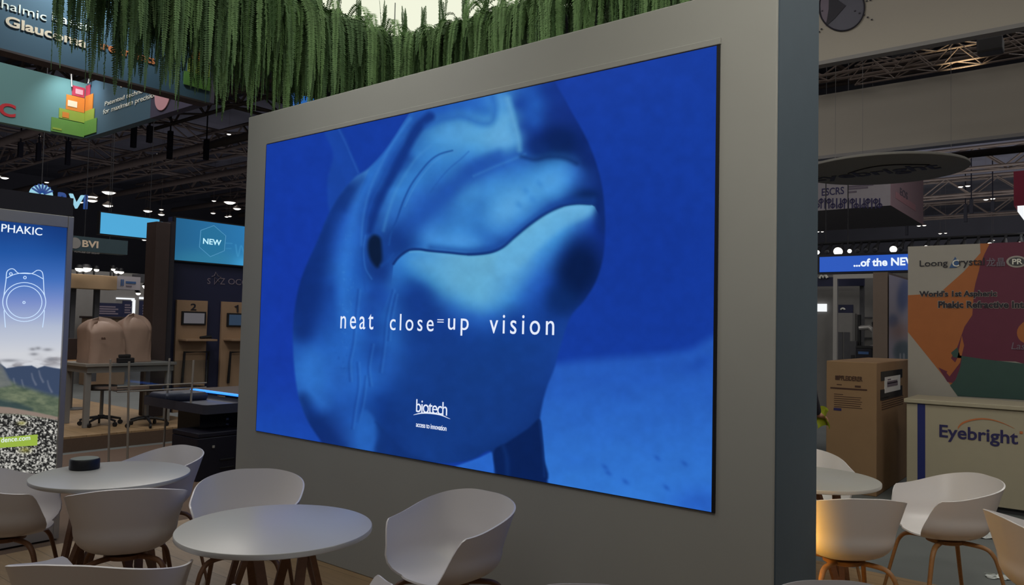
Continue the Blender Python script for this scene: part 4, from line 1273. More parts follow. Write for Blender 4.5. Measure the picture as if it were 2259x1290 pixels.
# hanging round sign above with big letters
GX = -18.0
q = pt(93, 432, X=GX); r = abs(pt(117, 432, X=GX).y - q.y)
t = thing('round_sign', 'pale blue lit round sign with big blue letters rising behind the lightbox header', 'sign', (GX, q.y, q.z - r))
m = MB(); m.lathe([(0, 0), (r, 0), (r, .12), (0, .12)], n=56); bmesh.ops.rotate(m.bm, verts=m.bm.verts[:], cent=(0, 0, 0), matrix=Matrix.Rotation(math.pi / 2, 3, 'Y')); bmesh.ops.translate(m.bm, verts=m.bm.verts[:], vec=(GX - .12, q.y, q.z + .03)); m.build('disc', 'disc_glow', t)
m = MB()
for k in range(-3, 4):
    an = math.pi / 2 + k * .36
    m.box((GX, q.y + math.cos(an) * r * .62 - .02, q.z + .03 + math.sin(an) * r * .62 - .1), (GX + .004, q.y + math.cos(an) * r * .62 + .02, q.z + .03 + math.sin(an) * r * .62 + .1), rot=Matrix.Rotation(an - math.pi / 2, 4, 'X'))
m.build('ray_marks', 'blue_glow', t)
letter('B', 'sign_letter', 'blue_glow', t, 'X', GX, 126, 424, 455, 145, .03, depth=.08)
letter('V', 'sign_letter', 'disc_glow', t, 'X', GX, 150, 427, 458, 183, .01, depth=.08)
letter('I', 'sign_letter', 'blue_glow', t, 'X', GX, 183, 430, 461, 190, .01, depth=.08)
MB().cyl((GX - .06, q.y, q.z + r), (GX - .06, q.y, 11.385), .01, 6).build('wire', 'wire_dark', t)

# far booth with beige fascia and white lit walls
FX = -17.5
a, b = pt(158, 603, X=FX), pt(258, 640, X=FX)
t = thing('booth_fascia', 'beige fascia beam with a pale graphic end above the far white booth', 'beam', (FX, (a.y + b.y) / 2, b.z))
MB().box((FX - .4, a.y - 1.5, b.z), (FX, b.y, a.z), .01).build('beam', 'tan_beam', t)
c, e = pt(258, 608, X=FX), pt(309, 640, X=FX)
g = MB().box((FX - .4, c.y + .01, e.z), (FX, e.y, c.z)).build('graphic_end', 'box_white', t)
for (u0, v0, u1, v1, mt) in ((267, 616, 269, 630, 'blue_ink'), (271, 616, 273, 630, 'blue_ink'), (278, 620, 300, 626, 'blue_ink'), (278, 629, 291, 632, 'faint_ink')):
    m = MB(); rectX(m, FX + .012, u0, v0, u1, v1, .01); m.build('graphic_mark', mt, t)
m = MB(); rectX(m, FX - .02, 310, 604, 352, 624, .4); m.build('side_fascia', 'grey_dark', t)
for px in (172, 225): MB().box((FX - .3, pt(px, 640, X=FX).y - .05, PH), (FX - .2, pt(px, 640, X=FX).y + .05, b.z)).build('support_post', 'grey_dark', t)
ZX = -19.5
a, b = pt(155, 640, X=ZX), pt(345, 850, X=ZX)
t = thing('booth_wall', 'pale grey back wall of the far booth with bright light lines', 'wall', (ZX, (a.y + b.y) / 2, PH))
MB().box((ZX - .1, a.y - 1.5, -.02), (ZX, b.y + .6, a.z + .5)).build('panel', 'grey_wall', t)
for (x0, y0, x1, y1) in ((256, 656, 296, 661), (290, 661, 296, 704), (307, 655, 342, 661)):
    c, e = pt(x0, y0, X=ZX), pt(x1, y1, X=ZX)
    MB().box((ZX, c.y, e.z), (ZX + .03, e.y, c.z)).build('light_strip', 'strip_white', t)
for (x0, y0, x1, y1, lab, nm) in ((206, 667, 268, 702, 'dark blue poster on the left of the far pale booth wall', 'wall_poster'), (270, 663, 290, 700, 'narrow dark poster between the light lines of the far booth', 'wall_poster'), (307, 663, 340, 704, 'dark text poster right of the bright vertical light line in the far booth', 'wall_poster')):
    c, e = pt(x0, y0, X=ZX), pt(x1, y1, X=ZX)
    o = thing(nm, lab, 'poster', (ZX + .02, (c.y + e.y) / 2, e.z), 0, 'posters on the far booth wall')
    MB().box((ZX + .004, c.y, e.z), (ZX + .03, e.y, c.z)).build('print', 'navy', o)
    for k in range(4):
        zz = e.z + (c.z - e.z) * (.25 + .15 * k)
        MB().box((ZX + .03, c.y + (e.y - c.y) * .2, zz), (ZX + .034, c.y + (e.y - c.y) * (.85 - .1 * (k % 2)), zz + .035)).build('text_line', 'faint_ink', o)
c, e = pt(205, 702, X=ZX + .8), pt(275, 830, X=ZX + .8)
t = thing('booth_counter', 'brownish counter block in front of the far booth posters', 'counter', (ZX + .5, (c.y + e.y) / 2, -.02))
MB().box((ZX + .2, c.y, -.02), (ZX + .8, e.y, c.z), .01).build('block', 'tan_panel', t)
MB().box((ZX + .15, c.y - .04, c.z), (ZX + .85, e.y + .04, c.z + .05), .006).build('worktop', 'brown_post', t)
lab = 'small white spotlight above the beige fascia beam'
for k, (px, py, rr) in enumerate(((176, 594, .07), (190, 593, .09), (257, 600, .045), (267, 601, .045), (250, 595, .035), (213, 596, .04), (327, 632, .1), (305, 648, .04))):
    q = pt(px, py, X=FX + (.1 if k < 6 else -.1))
    t = thing('fascia_spotlight', lab if k < 6 else 'small lit downlight under the far booth roof', 'lamp', q, 0, 'spotlights on the far booth')
    MB().lathe([(0, -rr * .8), (rr * .7, -rr * .5), (rr, 0), (rr, .02), (0, .02)], n=20, sy=1.3).build('lens', 'lamp_glow', t, False, False)
    MB().lathe([(0, .02), (rr * 1.1, .02), (rr * .6, .1), (0, .1)], n=20, sy=1.3).build('housing', 'black_plastic', t, False, False)
    MB().box((-.14, -.015, -.16 if k < 6 else .05), (-.11, .015, .1 if k < 6 else .4)).box((-.14, -.015, .05), (0, .015, .09)).build('bracket', 'black_plastic', t, False, False)

# ------------------------------------------------------------------ hanging banner rings, upper left
def tower(t, plane_a, xs, specs):
    for (plane, c, x0, y0, x1, y1, mat, nm) in specs:
        m = MB()
        kw = {plane: c}
        A, B, R = pt(x0, y0, **kw), pt(x0, y1, **kw), pt(x1, (y0 + y1) / 2, **kw)
        if plane == 'X': m.box((c + .004, A.y, B.z), (c + .012, R.y, A.z))
        else: m.box((A.x, c - .012, B.z), (R.x, c - .004, A.z))
        m.build(nm, mat, t)
UX = -6.2
a = pt(0, 113, X=UX); b = pt(300, 179, X=UX)
uz = (a.z + b.z) / 2
ye = pt(463, 200, X=UX).y
t = thing('hanging_banner', 'upper slate-blue hanging banner with glaucoma laser lettering, partly behind ferns', 'banner', (UX, a.y, uz))
MB().box((UX - .12, a.y - 1.6, uz), (UX, ye, RZ + .36)).build('face_panel', 'slate_print', t)
MB().box((UX - .13, a.y - 1.6, uz - .015), (UX + .01, ye, uz)).build('bottom_edge', 'brown_post', t)
letter('Ophthalmic', 'banner_word', 'pale_ink', t, 'X', UX, -92, -31, -4, 105, .0)
letter('Laser', 'banner_word', 'pale_ink', t, 'X', UX, 114, 25, 45, 203, .0)
letter('for', 'banner_word', 'cream_ink', t, 'X', UX, -55, 15, 37, -3, .028)
letter('Glaucoma', 'banner_word', 'cream_ink', t, 'X', UX, 11, 33, 56.5, 193, .028)
letter('treatments', 'banner_words', 'orange_ink', t, 'X', UX, 215, 90, 107, 343, .02)
tower(t, None, None, [('X', UX, 441, 72, 460, 96, 'block_red', 'print_block'), ('X', UX, 424, 93, 462, 130, 'block_orange', 'print_block'), ('X', UX, 414, 128, 462, 158, 'block_lime', 'print_block'), ('X', UX, 405, 156, 463, 186, 'block_green', 'print_block')])
for y in (a.y, ye - .2): MB().cyl((UX - .06, y, RZ + .36), (UX - .06, y, RZ + .455), .006, 6).build('wire', 'wire_dark', t)
BXR = -10.2
c0 = pt(186, 302, X=BXR); ctop = pt(189, 184, X=BXR)
l0 = pt(0, 272, X=BXR)
bz, tz, cy_ = (c0.z + l0.z) / 2, ctop.z, c0.y
t = thing('corner_banner', 'lower hanging banner ring corner, pale teal and dark faces with stacked coloured cubes', 'banner', (BXR, cy_, bz))
MB().box((BXR - .1, cy_ - 3.2, bz), (BXR, cy_, tz)).build('left_face', 'teal_print', t)
o = MB().box((BXR, cy_, bz), (BXR + .01 + abs(pt(330, 260, Y=cy_).x - BXR), cy_ + .1, tz)).build('right_face', 'slate_print', t)
xm = BXR + .01 + abs(pt(330, 260, Y=cy_).x - BXR)
MB().box((xm, cy_, bz), (pt(452, 235, Y=cy_).x, cy_ + .1, tz)).build('end_face', 'plum_print', t)
letter('PC', 'banner_word', 'red_ink', t, 'X', BXR, -30, 218, 248, 35, .035)
letter('Patented technology', 'banner_words', 'pale_ink', t, 'Y', cy_, 232, 225, 237, 338, .0)
letter('for maximum precision', 'banner_words', 'pale_ink', t, 'Y', cy_, 228, 242, 256, 345, .0)
letter('eCPC', 'banner_word', 'pale_ink', t, 'Y', cy_, 266, 181, 194, 300, .02)
m = MB(); q = pt(360, 210, Y=cy_)
m.lathe([(0, 0), (.17, 0), (.17, .01), (0, .01)], n=32); bmesh.ops.rotate(m.bm, verts=m.bm.verts[:], cent=(0, 0, 0), matrix=Matrix.Rotation(math.pi / 2, 3, 'X')); bmesh.ops.translate(m.bm, verts=m.bm.verts[:], vec=(q.x, cy_ - .001, q.z)); m.build('round_logo', 'pink_ink', t)
strokes('script_logo', 'pink_ink', t, [spline([(369, 213), (376, 202), (380, 206), (373, 216), (383, 204), (390, 206), (386, 212), (396, 201), (399, 206)])], .01, Y=cy_ - .01)
m = MB(); MB
tower(t, None, None, [('X', BXR, 159, 188, 186, 210, 'block_red', 'print_block'), ('X', BXR, 146, 208, 186, 241, 'block_orange', 'print_block'), ('X', BXR, 130, 238, 186, 260, 'block_lime', 'print_block'), ('X', BXR, 113, 258, 186, 289, 'block_green', 'print_block'),
    ('Y', cy_, 187.5, 192, 200, 214, 'block_red', 'print_block'), ('Y', cy_, 187.5, 214, 206, 247, 'block_orange', 'print_block'), ('Y', cy_, 187.5, 247, 209, 269, 'block_lime', 'print_block'), ('Y', cy_, 187.5, 269, 214, 300, 'block_green', 'print_block')])
for (x0, y0, x1, y1, mat) in ((167, 195, 183, 210, 'pink_ink'), (150, 220, 170, 238, 'cream_ink'), (138, 246, 152, 261, 'block_orange'), (116, 280, 136, 288, 'block_lime')):
    m = MB(); rectX(m, BXR + .016, x0, y0, x1, y1, .003); m.build('block_icon', mat, t)
for px in (155, 204):
    q = pt(px, 184, X=BXR) if px < 190 else pt(px, 178, Y=cy_)
    MB().cyl((q.x + (.05 if px < 190 else 0), q.y - (0 if px < 190 else .05), q.z - .05), (q.x, q.y, q.z + .2), .009, 8).build('clip_lamp_arm', 'silver', t)
for (x, y) in ((BXR - .05, cy_ - 2), (BXR - .05, cy_ + .05), (xm, cy_ + .05)): MB().cyl((x, y, tz), (x, y, 11.385), .006, 6).build('wire', 'wire_dark', t)
spot('banner_clip_lamp', (BXR + .35, cy_ - .35, tz + .12), (BXR + .1, cy_ - .1, bz + .2), 20, (.85, .97, 1.0), 120, 1.0, .05)
q = pt(160, -10, X=UX)
spot('banner_clip_lamp_upper', (UX + .35, q.y, RZ + .2), (UX, q.y, RZ - .5), 95, (.85, .97, 1.0), 125, 1.0, .05)
q = pt(440, 60, X=UX)
spot('added_banner_end_fill', (UX + .4, q.y - .1, q.z + .25), (UX, q.y, q.z - .3), 14, (.9, .97, 1.0), 120, 1.0, .05)  # added spot that brightens the printed blocks at the banner end
for k, (px, py, lab) in enumerate(((402, 24, 'bright white clip lamp on the upper banner behind the ferns, the higher one'), (417, 47, 'bright white clip lamp on the upper banner behind the ferns, the lower one'))):
    q = pt(px, py, X=UX + .3)
    t = thing('clip_lamp', lab, 'lamp', q, 0, 'clip lamps on the upper banner')
    MB().lathe([(0, -.03), (.05, -.02), (.07, 0), (.07, .02), (0, .02)], n=24).build('lens', 'lamp_glow', t, False, False)
    MB().lathe([(0, .02), (.075, .02), (.05, .09), (0, .09)], n=24).build('housing', 'black_plastic', t, True, False)
    MB().tube([(0, 0, .08), (-.28, 0, .12)], .01, 6).build('arm', 'steel', t, False, False)
q1, q2 = pt(650, 205, X=-12.0), pt(850, 228, X=-12.0)
t = thing('blue_hanging_sign', 'plain blue hanging sign far behind the ferns above the grey partition', 'sign', (-12, q1.y, q2.z))
MB().box((-12.1, q1.y, q1.z - .9), (-12, q2.y, q1.z)).build('board', 'sign_blue', t)
for y in (q1.y + .2, q2.y - .2): MB().cyl((-12.05, y, q1.z), (-12.05, y, 11.385), .006, 6).build('wire', 'wire_dark', t)
# ------------------------------------------------------------------ right: cream counter and printed wall
EY = 8.4
a, b = pt(2025, 880, Y=EY), pt(2165, 1113, Y=EY)
ct_z = a.z
x0 = pt(2000, 950, Y=EY).x
t = thing('reception_counter', 'cream reception counter with blue stripe and big dark name lettering', 'counter', (x0 + 1.2, EY, -.02))
MB().box((x0, EY, b.z), (x0 + 3.4, EY + .6, ct_z - .045), .004).build('body', 'cream', t)
MB().box((x0 - .02, EY - .03, ct_z - .04), (x0 + 3.42, EY + .62, ct_z), .006).build('worktop', 'cream', t)
MB().box((x0 + .05, EY + .06, -.02), (x0 + 3.35, EY + .55, b.z)).build('plinth', 'grey_dark', t)
m = MB(); rectY(m, EY - .004, 2024, 881, 2041, 1060, .004); s_ = m.build('blue_stripe', 'stripe_blue', t); s_['label'] = 'dark blue vertical stripe'
letter('Eyebright', 'counter_name', 'navy_ink', t, 'Y', EY, 2072.5, 936, 972, 2246, .018)
m = MB(); P = spline([(2113, 944), (2122, 934), (2140, 927), (2165, 923.5), (2190, 926), (2215, 934), (2238, 945)], n=6); n_ = len(P)
for i in range(n_ - 1):
    w0, w1 = [.3 + 2.4 * (1 - k / n_) for k in (i, i + 1)]
    m.face([pt(P[i][0], P[i][1] - w0, Y=EY - .005), pt(P[i + 1][0], P[i + 1][1] - w1, Y=EY - .005), pt(P[i + 1][0], P[i + 1][1] + w1, Y=EY - .005), pt(P[i][0], P[i][1] + w0, Y=EY - .005)])
m.build('name_arc', 'orange_ink', t)
m = MB(); q = pt(2253, 954, Y=EY - .004); m.box((q.x - .012, EY - .006, q.z - .012), (q.x + .012, EY - .001, q.z + .012), .004); m.build('registered_mark', 'orange_ink', t)

LYW = 9.3
a, b = pt(2003, 545, Y=LYW), pt(2003, 990, Y=LYW)
zt = (a.z + pt(2259, 532, Y=LYW).z) / 2
lw = thing('printed_wall', 'colourful printed wall of an eye lens maker with orange, maroon and green shapes', 'wall', (a.x + 1.7, LYW, -.02))
MB().box((a.x, LYW, -.02), (a.x + 3.6, LYW + .12, zt)).build('panel', 'art_white', lw)
def art(name, mat, P, lift, smooth=False):
    P = [pt(u, v, Y=LYW) for u, v in (spline(P, True) if smooth else P)]
    P = [Vector((max(q.x, a.x), LYW - lift, min(q.z, zt))) for q in P]
    m = MB(); m.prism(P, (0, .0015, 0)); m.build(name, mat, lw)
art('orange_shape', 'art_orange', [(2162, 530), (2190, 530), (2190, 600), (2180, 700), (2140, 790), (2098, 850), (2003, 732), (2003, 651), (2072, 647), (2125, 600), (2163, 558)], .002)
art('maroon_shape', 'art_maroon', [(2184, 530), (2300, 520), (2300, 812), (2240, 797), (2170, 794), (2140, 800), (2118, 812), (2105, 845), (2090, 842), (2070, 810), (2096, 822), (2108, 800), (2098, 790), (2112, 765), (2128, 720), (2145, 695), (2148, 655), (2146, 632), (2160, 590), (2172, 560)], .004)
art('orange_brush', 'art_orange', [(2146, 630), (2152, 604), (2165, 570), (2160, 596), (2152, 625), (2147, 650)], .006)
art('orange_brush', 'art_orange', [(2112, 790), (2122, 740), (2127, 762), (2118, 800), (2095, 830), (2088, 822), (2104, 806)], .006)
art('green_shape', 'art_green', [(2098, 778), (2112, 766), (2118, 784), (2170, 792), (2240, 800), (2300, 806), (2300, 884), (2113, 873), (2096, 850), (2108, 838), (2118, 812), (2122, 790), (2104, 788)], .006)
art('orange_spot', 'art_orange', [(2248, 720), (2300, 690), (2300, 760), (2252, 752)], .006, True)
letter('Loong', 'brand_word', 'dark_ink', lw, 'Y', LYW - .006, 2029, 574.5, 592, 2091, .004)
letter('rystal', 'brand_word', 'dark_ink', lw, 'Y', LYW - .006, 2116, 570, 591, 2172, .004)
m = MB(); m.prism([pt(u, v, Y=LYW - .006) for u, v in ((2107, 566), (2116, 580), (2110, 590), (2094, 591))], (0, -.002, 0)); m.build('brand_sail', 'blue_ink', lw)
letter('C', 'brand_letter', 'pale_ink', lw, 'Y', LYW - .009, 2101, 573, 588, 2116, .01)
letter('龙晶', 'brand_word', 'faint_ink', lw, 'Y', LYW - .008, 2176, 569, 588, 2217, .012)
m = MB(); P = ell(2243, 577, 23, 13, n=36); m.prism([pt(u, v, Y=LYW - .008) for u, v in P[:-1]], (0, -.002, 0)); m.build('eye_badge', 'art_white', lw)
m = MB(); P = ell(2243, 577, 18, 9.5, n=36); m.prism([pt(u, v, Y=LYW - .0105) for u, v in P[:-1]], (0, -.001, 0)); m.build('eye_badge_inner', 'grey_dark', lw)
letter('PR', 'badge_letters', 'pale_ink', lw, 'Y', LYW - .012, 2233, 571, 583, 2256, .02)
for (s, xl, y0, y1, xr) in (("World's 1st Aspheric", 2028, 641.5, 658, 2199), ('Phakic Refractive Intraocular', 2070, 664, 679, 2342)):
    o = letter(s, 'slogan_halo', 'art_white', lw, 'Y', LYW - .006, xl - 1, y0 - 1, y1 + 1, xr + 1, .06, depth=.001)
    letter(s, 'slogan_line', 'dark_ink', lw, 'Y', LYW - .008, xl, y0, y1, xr, .035, depth=.001)
letter('Lasting', 'slogan_line', 'faint_ink', lw, 'Y', LYW - .008, 2231, 755, 775, 2300, .0, shear=.2)

# ------------------------------------------------------------------ tall cardboard carton
bx = pt(1934, 800, D=7.7)
t = thing('cardboard_box', 'tall brown cardboard carton with black print and a white label, left of the cream counter', 'box', (bx.x - .4, bx.y + .4, -.02))
x0 = pt(1823, 795, Y=bx.y).x; y1 = pt(2012, 800, X=bx.x).y
MB().box((x0, bx.y, -.02), (bx.x, y1, bx.z), .008).build('carton', 'cardboard', t)
BYP = bx.y
m = MB()
for k, (v0, v1) in enumerate(((828, 838),)): rectY(m, BYP - .003, 1842.5, 828, 1850, 838, .003)
m.build('print_mark', 'card_ink', t)
letter('PFLEIDERER', 'print_name', 'card_ink', t, 'Y', BYP, 1851, 828, 838, 1903, .02)
for (u0, v0, u1, v1) in ((1846, 847, 1857, 849.5), (1886, 850, 1899, 855), (1832, 856.6, 1913, 858.6)):
    A, B = pt(u0, v0, Y=BYP), pt(u1, v0 + (v1 - v0), Y=BYP)
    m = MB(); m.box((A.x, BYP - .003, B.z), (B.x, BYP, A.z)); m.build('print_bar', 'card_ink', t)
for k in range(7):
    A, B = pt(1840, 868 + 4.6 * k, Y=BYP), pt((1860 if k == 0 else 1902 - (k % 3) * 2), 869.2 + 4.6 * k, Y=BYP)
    m = MB(); m.box((A.x, BYP - .002, A.z - .006), (B.x, BYP, A.z)); m.build('print_line', 'card_ink', t)
m = MB(); rectY(m, BYP - .003, 1839, 899, 1856, 906, .003); m.build('print_bar', 'navy_ink', t)
BXP = bx.x
for (u0, v0, u1, v1, mat, nm, l) in ((1943, 820, 1990, 832, 'black_plastic', 'tape_strip', .003), (1942, 860, 1990, 871, 'black_plastic', 'tape_strip', .003), (1951, 832, 1985, 859, 'paper', 'paper_label', .005)):
    A, B = pt(u0, v0, X=BXP), pt(u1, v1, X=BXP)
    m = MB(); m.box((BXP, A.y, B.z), (BXP + l, B.y, A.z)); m.build(nm, mat, t)
for (u0, v0, u1, v1) in ((1957, 836, 1964, 837.5), (1956, 841, 1978, 842.5), (1956, 845, 1979, 849)):
    A, B = pt(u0, v0, X=BXP), pt(u1, v1, X=BXP)
    m = MB(); m.box((BXP + .005, A.y, B.z), (BXP + .007, B.y, A.z)); m.build('label_text', 'faint_ink', t)
for k in range(6):
    A, B = pt(1945, 878 + 5.0 * k, X=BXP), pt(1960 if k == 0 else 1992, 878 + 5.0 * k, X=BXP)
    m = MB(); m.box((BXP, A.y, A.z - .006), (BXP + .003, B.y, A.z)); m.build('print_line', 'card_ink', t)

# plastic film scraps on the concrete
random.seed(3)
def scrap(px, py, s, label):
    p = pt(px, py, Z=-.02); m = MB(); n = 10; verts = []; faces = []
    for i in range(n):
        for j in range(n):
            u, v = i / (n - 1) - .5, j / (n - 1) - .5
            verts.append((u * s * 1.6 + random.uniform(-.02, .02), v * s + random.uniform(-.02, .02), .004 + random.random() ** 2 * s * .3 * (1 - 2 * max(abs(u), abs(v)) * .8)))
    for i in range(n - 1):
        for j in range(n - 1): faces.append((i * n + j, (i + 1) * n + j, (i + 1) * n + j + 1, i * n + j + 1))
    m.raw(verts, faces)
    o = m.build('plastic_film', 'film', None, False, False); o.location = p; o.rotation_euler = (0, 0, .4)
    tag(o, label, 'litter')
scrap(2182, 1180, .28, 'crumpled clear plastic film on the grey floor before the cream counter')
scrap(2208, 1274, .10, 'tiny white scrap on the grey floor near the lower right corner')

# ------------------------------------------------------------------ pillar with poster, far booth at right
PY_ = 10.6
c = pt(1958, 600, Y=PY_)
t = thing('poster_pillar', 'beige square pillar with a pale blue circle poster on its right side, behind the carton', 'pillar', (c.x - .3, PY_ + .3, -.02))
xl = pt(1926, 600, Y=PY_).x
yb = pt(2012, 600, X=c.x).y
MB().box((xl, PY_, -.02), (c.x, max(yb, PY_ + .5), c.z)).build('core', 'pillar_brown', t)
def paint_mol(x, y):
    p = Paint(x, y); p.c[:] = (176, 170, 186)
    p.blob(1994, 650, 15, 40, (104, 116, 160), .95, 8, 2); p.blob(1970, 708, 12, 16, (112, 122, 158), .9, 0, 2)
    p.blob(1985, 730, 26, 20, (176, 140, 130), .7); p.blob(1992, 776, 22, 26, (104, 120, 130), .95, 0, 3)
    p.line([(1986, 781), (1986, 790)], (190, 190, 200), 1.5); p.line([(1994, 781), (1994, 790)], (190, 190, 200), 1.5)
    return p.c
yb_ = max(yb, PY_ + .5)
painted_panel('side_poster', 'print_picture', t, (c.x + .012, PY_ + .02, c.z - .03), (0, yb_ - PY_ - .04, 0), (0, 0, -c.z + .5), 60, 140, paint_mol)

NY = 15.5
a, b = pt(1808, 567, Y=NY), pt(2003, 596, Y=NY)
t = thing('led_banner', 'long royal-blue LED banner with white words, above the far right booth', 'screen', (a.x + 1.5, NY, b.z))
zt_, zb_ = a.z, pt(1808, 600, Y=NY).z
MB().box((a.x, NY, zb_), (a.x + 5, NY + .02, zt_)).build('display', 'led_royal', t)
MB().box((a.x - .04, NY + .022, zb_ - .04), (a.x + 5.04, NY + .2, zt_ + .05)).build('cabinet', 'navy_case', t)
letter('...of the NEW', 'banner_words', 'led_white', t, 'Y', NY, 1883, 571, 588.5, 2026, .03)
for x in (a.x + .5, a.x + 4.5): MB().cyl((x, NY + .1, zt_ + .05), (x, NY + .1, 11.385), .01, 6).build('wire', 'wire_dark', t)
lab = 'black stage spotlight on the bar above the royal-blue LED banner'
bar = thing('lighting_bar', 'thin dark lighting bar above the royal-blue LED banner', 'bar', (a.x + 2.5, NY + .4, pt(1808, 538, Y=NY + .4).z))
bzz = bar.location.z
MB().cyl((a.x - .5, NY + .4, bzz), (a.x + 7.5, NY + .4, bzz), .03, 8).build('pipe', 'black_plastic', bar)
for x in (a.x, a.x + 6): MB().cyl((x, NY + .4, bzz), (x, NY + .4, 11.385), .01, 6).build('wire', 'wire_dark', bar)
random.seed(9)
for k, (px, rr, on) in enumerate(((1815, .1, 1), (1836, .1, 0), (1860, .2, 2), (1885, .09, 1), (1902, .1, 0), (1920, .1, 0), (1940, .11, 0), (1980, .15, 1), (1995, .1, 0), (2015, .1, 0), (2051, .11, 1), (2072, .1, 0), (2095, .1, 0), (2130, .1, 0), (2160, .1, 0), (2189, .12, 1), (2220, .1, 0), (2254, .1, 1))):
    q = pt(px, 545, Y=NY + .4); rr *= .42
    s = thing('stage_spotlight', 'lit ' + lab if on else 'unlit ' + lab, 'lamp', (q.x, NY + .4 - .364, bzz - .21), 0, 'lit stage spotlights' if on else 'unlit stage spotlights')
    s.rotation_euler = (-math.pi / 3, 0, 0)
    MB().lathe([(0, .02), (rr * 1.1, .02), (rr * 1.2, .08), (rr * .8, .2), (rr * .4, .3), (0, .3)], n=18).build('housing', 'black_plastic', s, True, False)
    MB().lathe([(0, -rr * .35), (rr * .7, -rr * .25), (rr, 0), (rr, .02), (0, .02)], n=18).build('lens', 'lamp_glow' if on else 'grey_dark', s, False, False)
    MB().box((-.02, -.02, .28), (.02, .02, .42)).build('clamp', 'black_plastic', s, False, False)
# booth behind: back wall, mast, roof beam, signs, cabinets
VY = 17.5
a, b = pt(1790, 605, Y=VY), pt(2010, 900, Y=VY)
t = thing('booth_wall', 'grey back wall of the booth under the royal-blue LED banner', 'wall', (a.x + 1, VY, -.02))
MB().box((a.x - 1.5, VY, -.02), (b.x + 1.5, VY + .1, a.z)).build('panel', 'grey_wall', t)
for py in (700, 722, 745): 
    A, B = pt(1895, py, Y=VY), pt(1925, py, Y=VY)
    MB().box((A.x, VY - .02, A.z - .015), (B.x, VY, A.z + .015)).build('slat_groove', 'grey_dark', t)
A, B = pt(1800, 612, Y=VY - .6), pt(1905, 630, Y=VY - .6)
t = thing('booth_header', 'navy header sign with a wavy white mark in the far right booth', 'sign', ((A.x + B.x) / 2, VY - .6, B.z))
MB().box((A.x - .6, VY - .6, B.z), (B.x, VY - .5, A.z)).build('board', 'navy', t)
strokes('wave_mark', 'pale_ink', t, [[(1808, 614), (1812, 606), (1816, 612), (1820, 605), (1825, 613)]], .03, Y=VY - .63)
for x in (A.x - .5, B.x - .1): MB().box((x, VY - .5, -.02), (x + .08, VY - .42, A.z)).build('post', 'grey_dark', t)
A, B = pt(1838, 615, Y=14.5), pt(1846, 820, Y=14.5)
t = thing('booth_post', 'slim pale metal post with roof beam left of the far cabinets', 'post', ((A.x + B.x) / 2, 14.5, -.02))
MB().box((A.x, 14.5, -.02), (B.x, 14.57, A.z)).build('post', 'silver', t)
C = pt(1960, 612, Y=14.5); MB().box((A.x, 14.5, A.z), (C.x, 14.57, A.z + .08)).build('beam', 'silver', t)
for (x0, y0, x1, y1, mat, lab, nm) in ((1797, 670, 1823, 687, 'strip_white', 'small bright white lit sign beside the navy wall end', 'lit_sign'), (1843, 672, 1881, 690, 'navy', 'small navy plaque on the grey wall of the far right booth', 'wall_plaque')):
    A, B = pt(x0, y0, Y=VY - .05), pt(x1, y1, Y=VY - .05)
    o = thing(nm, lab, 'sign', ((A.x + B.x) / 2, VY - .05, B.z))
    MB().box((A.x, VY - .05, B.z), (B.x, VY - .005, A.z)).build('plate', mat, o)
    if mat == 'navy':
        strokes('plaque_mark', 'pale_ink', o, [ell(1859, 683, 4, 3, 180, 360, 8)], .02, Y=VY - .06)
A, B = pt(1842, 690, Y=16.8), pt(1880, 800, Y=16.8)
t = thing('tall_cabinet', 'tall grey cabinet under the navy plaque in the far right booth', 'cabinet', ((A.x + B.x) / 2, 16.9, -.02))
MB().box((A.x, 16.8, -.02), (B.x, 17.4, A.z), .01).build('body', 'grey_wall', t)
MB().box((A.x + .05, 16.785, .1), ((A.x + B.x) / 2 - .01, 16.8, A.z - .4)).build('door', 'grey_dark', t)
MB().box(((A.x + B.x) / 2 + .01, 16.785, .1), (B.x - .05, 16.8, A.z - .4)).build('door', 'grey_dark', t)
A, B = pt(1874, 752, Y=15.8), pt(1924, 800, Y=15.8)
t = thing('drawer_unit', 'dark drawer unit with a navy crate side under the small microscope', 'cabinet', ((A.x + B.x) / 2, 16, -.02))
mid = A.x + (B.x - A.x) * .3
MB().box((A.x, 15.8, -.02), (mid, 16.3, A.z), .01).build('drawer_side', 'grey_dark', t)
for k in range(5): MB().box((A.x + .03, 15.785, .15 + k * .22), (mid - .03, 15.8, .31 + k * .22)).build('drawer', 'black_plastic', t)
q = pt(1890, 769, Y=15.8)
MB().box((mid + .01, 15.75, -.02), (B.x, 16.3, q.z), .01).build('crate', 'navy_case', t)
for k in range(2): MB().box((mid + .05, 15.74, q.z - .1 - k * .14), (B.x - .05, 15.75, q.z - .05 - k * .14)).build('crate_line', 'blue_ink', t)
tz_ = q.z
q2 = pt(1893, 694, Y=15.95)
cx_ = pt(1893, 760, Y=15.95).x; ex_ = pt(1915, 735, Y=15.95)
t = thing('microscope', 'small grey microscope with dark column standing on the far drawer unit', 'microscope', (cx_ + .15, 15.95, tz_))
MB().box((cx_ - .02, 15.8, tz_), (cx_ + .42, 16.1, tz_ + .06), .01).build('base', 'black_plastic', t)
MB().cyl((cx_ + .02, 15.95, tz_ + .06), (cx_ + .02, 15.95, q2.z), .035, 12).build('column', 'black_plastic', t)
MB().tube([(cx_ + .02, 15.95, ex_.z + .1), (cx_ + .2, 15.95, ex_.z + .12), (cx_ + .33, 15.95, ex_.z)], .05, 10).build('arm', 'silver', t, True)
MB().tube([(cx_ + .33, 15.95, ex_.z + .1), (cx_ + .33, 15.95, ex_.z - .25)], [.09, .06], 14).build('optical_head', 'silver', t, True)
MB().tube([(cx_ + .33, 15.88, ex_.z + .08), (cx_ + .33, 15.75, ex_.z + .2)], .04, 10).build('eyepiece', 'black_plastic', t, True)
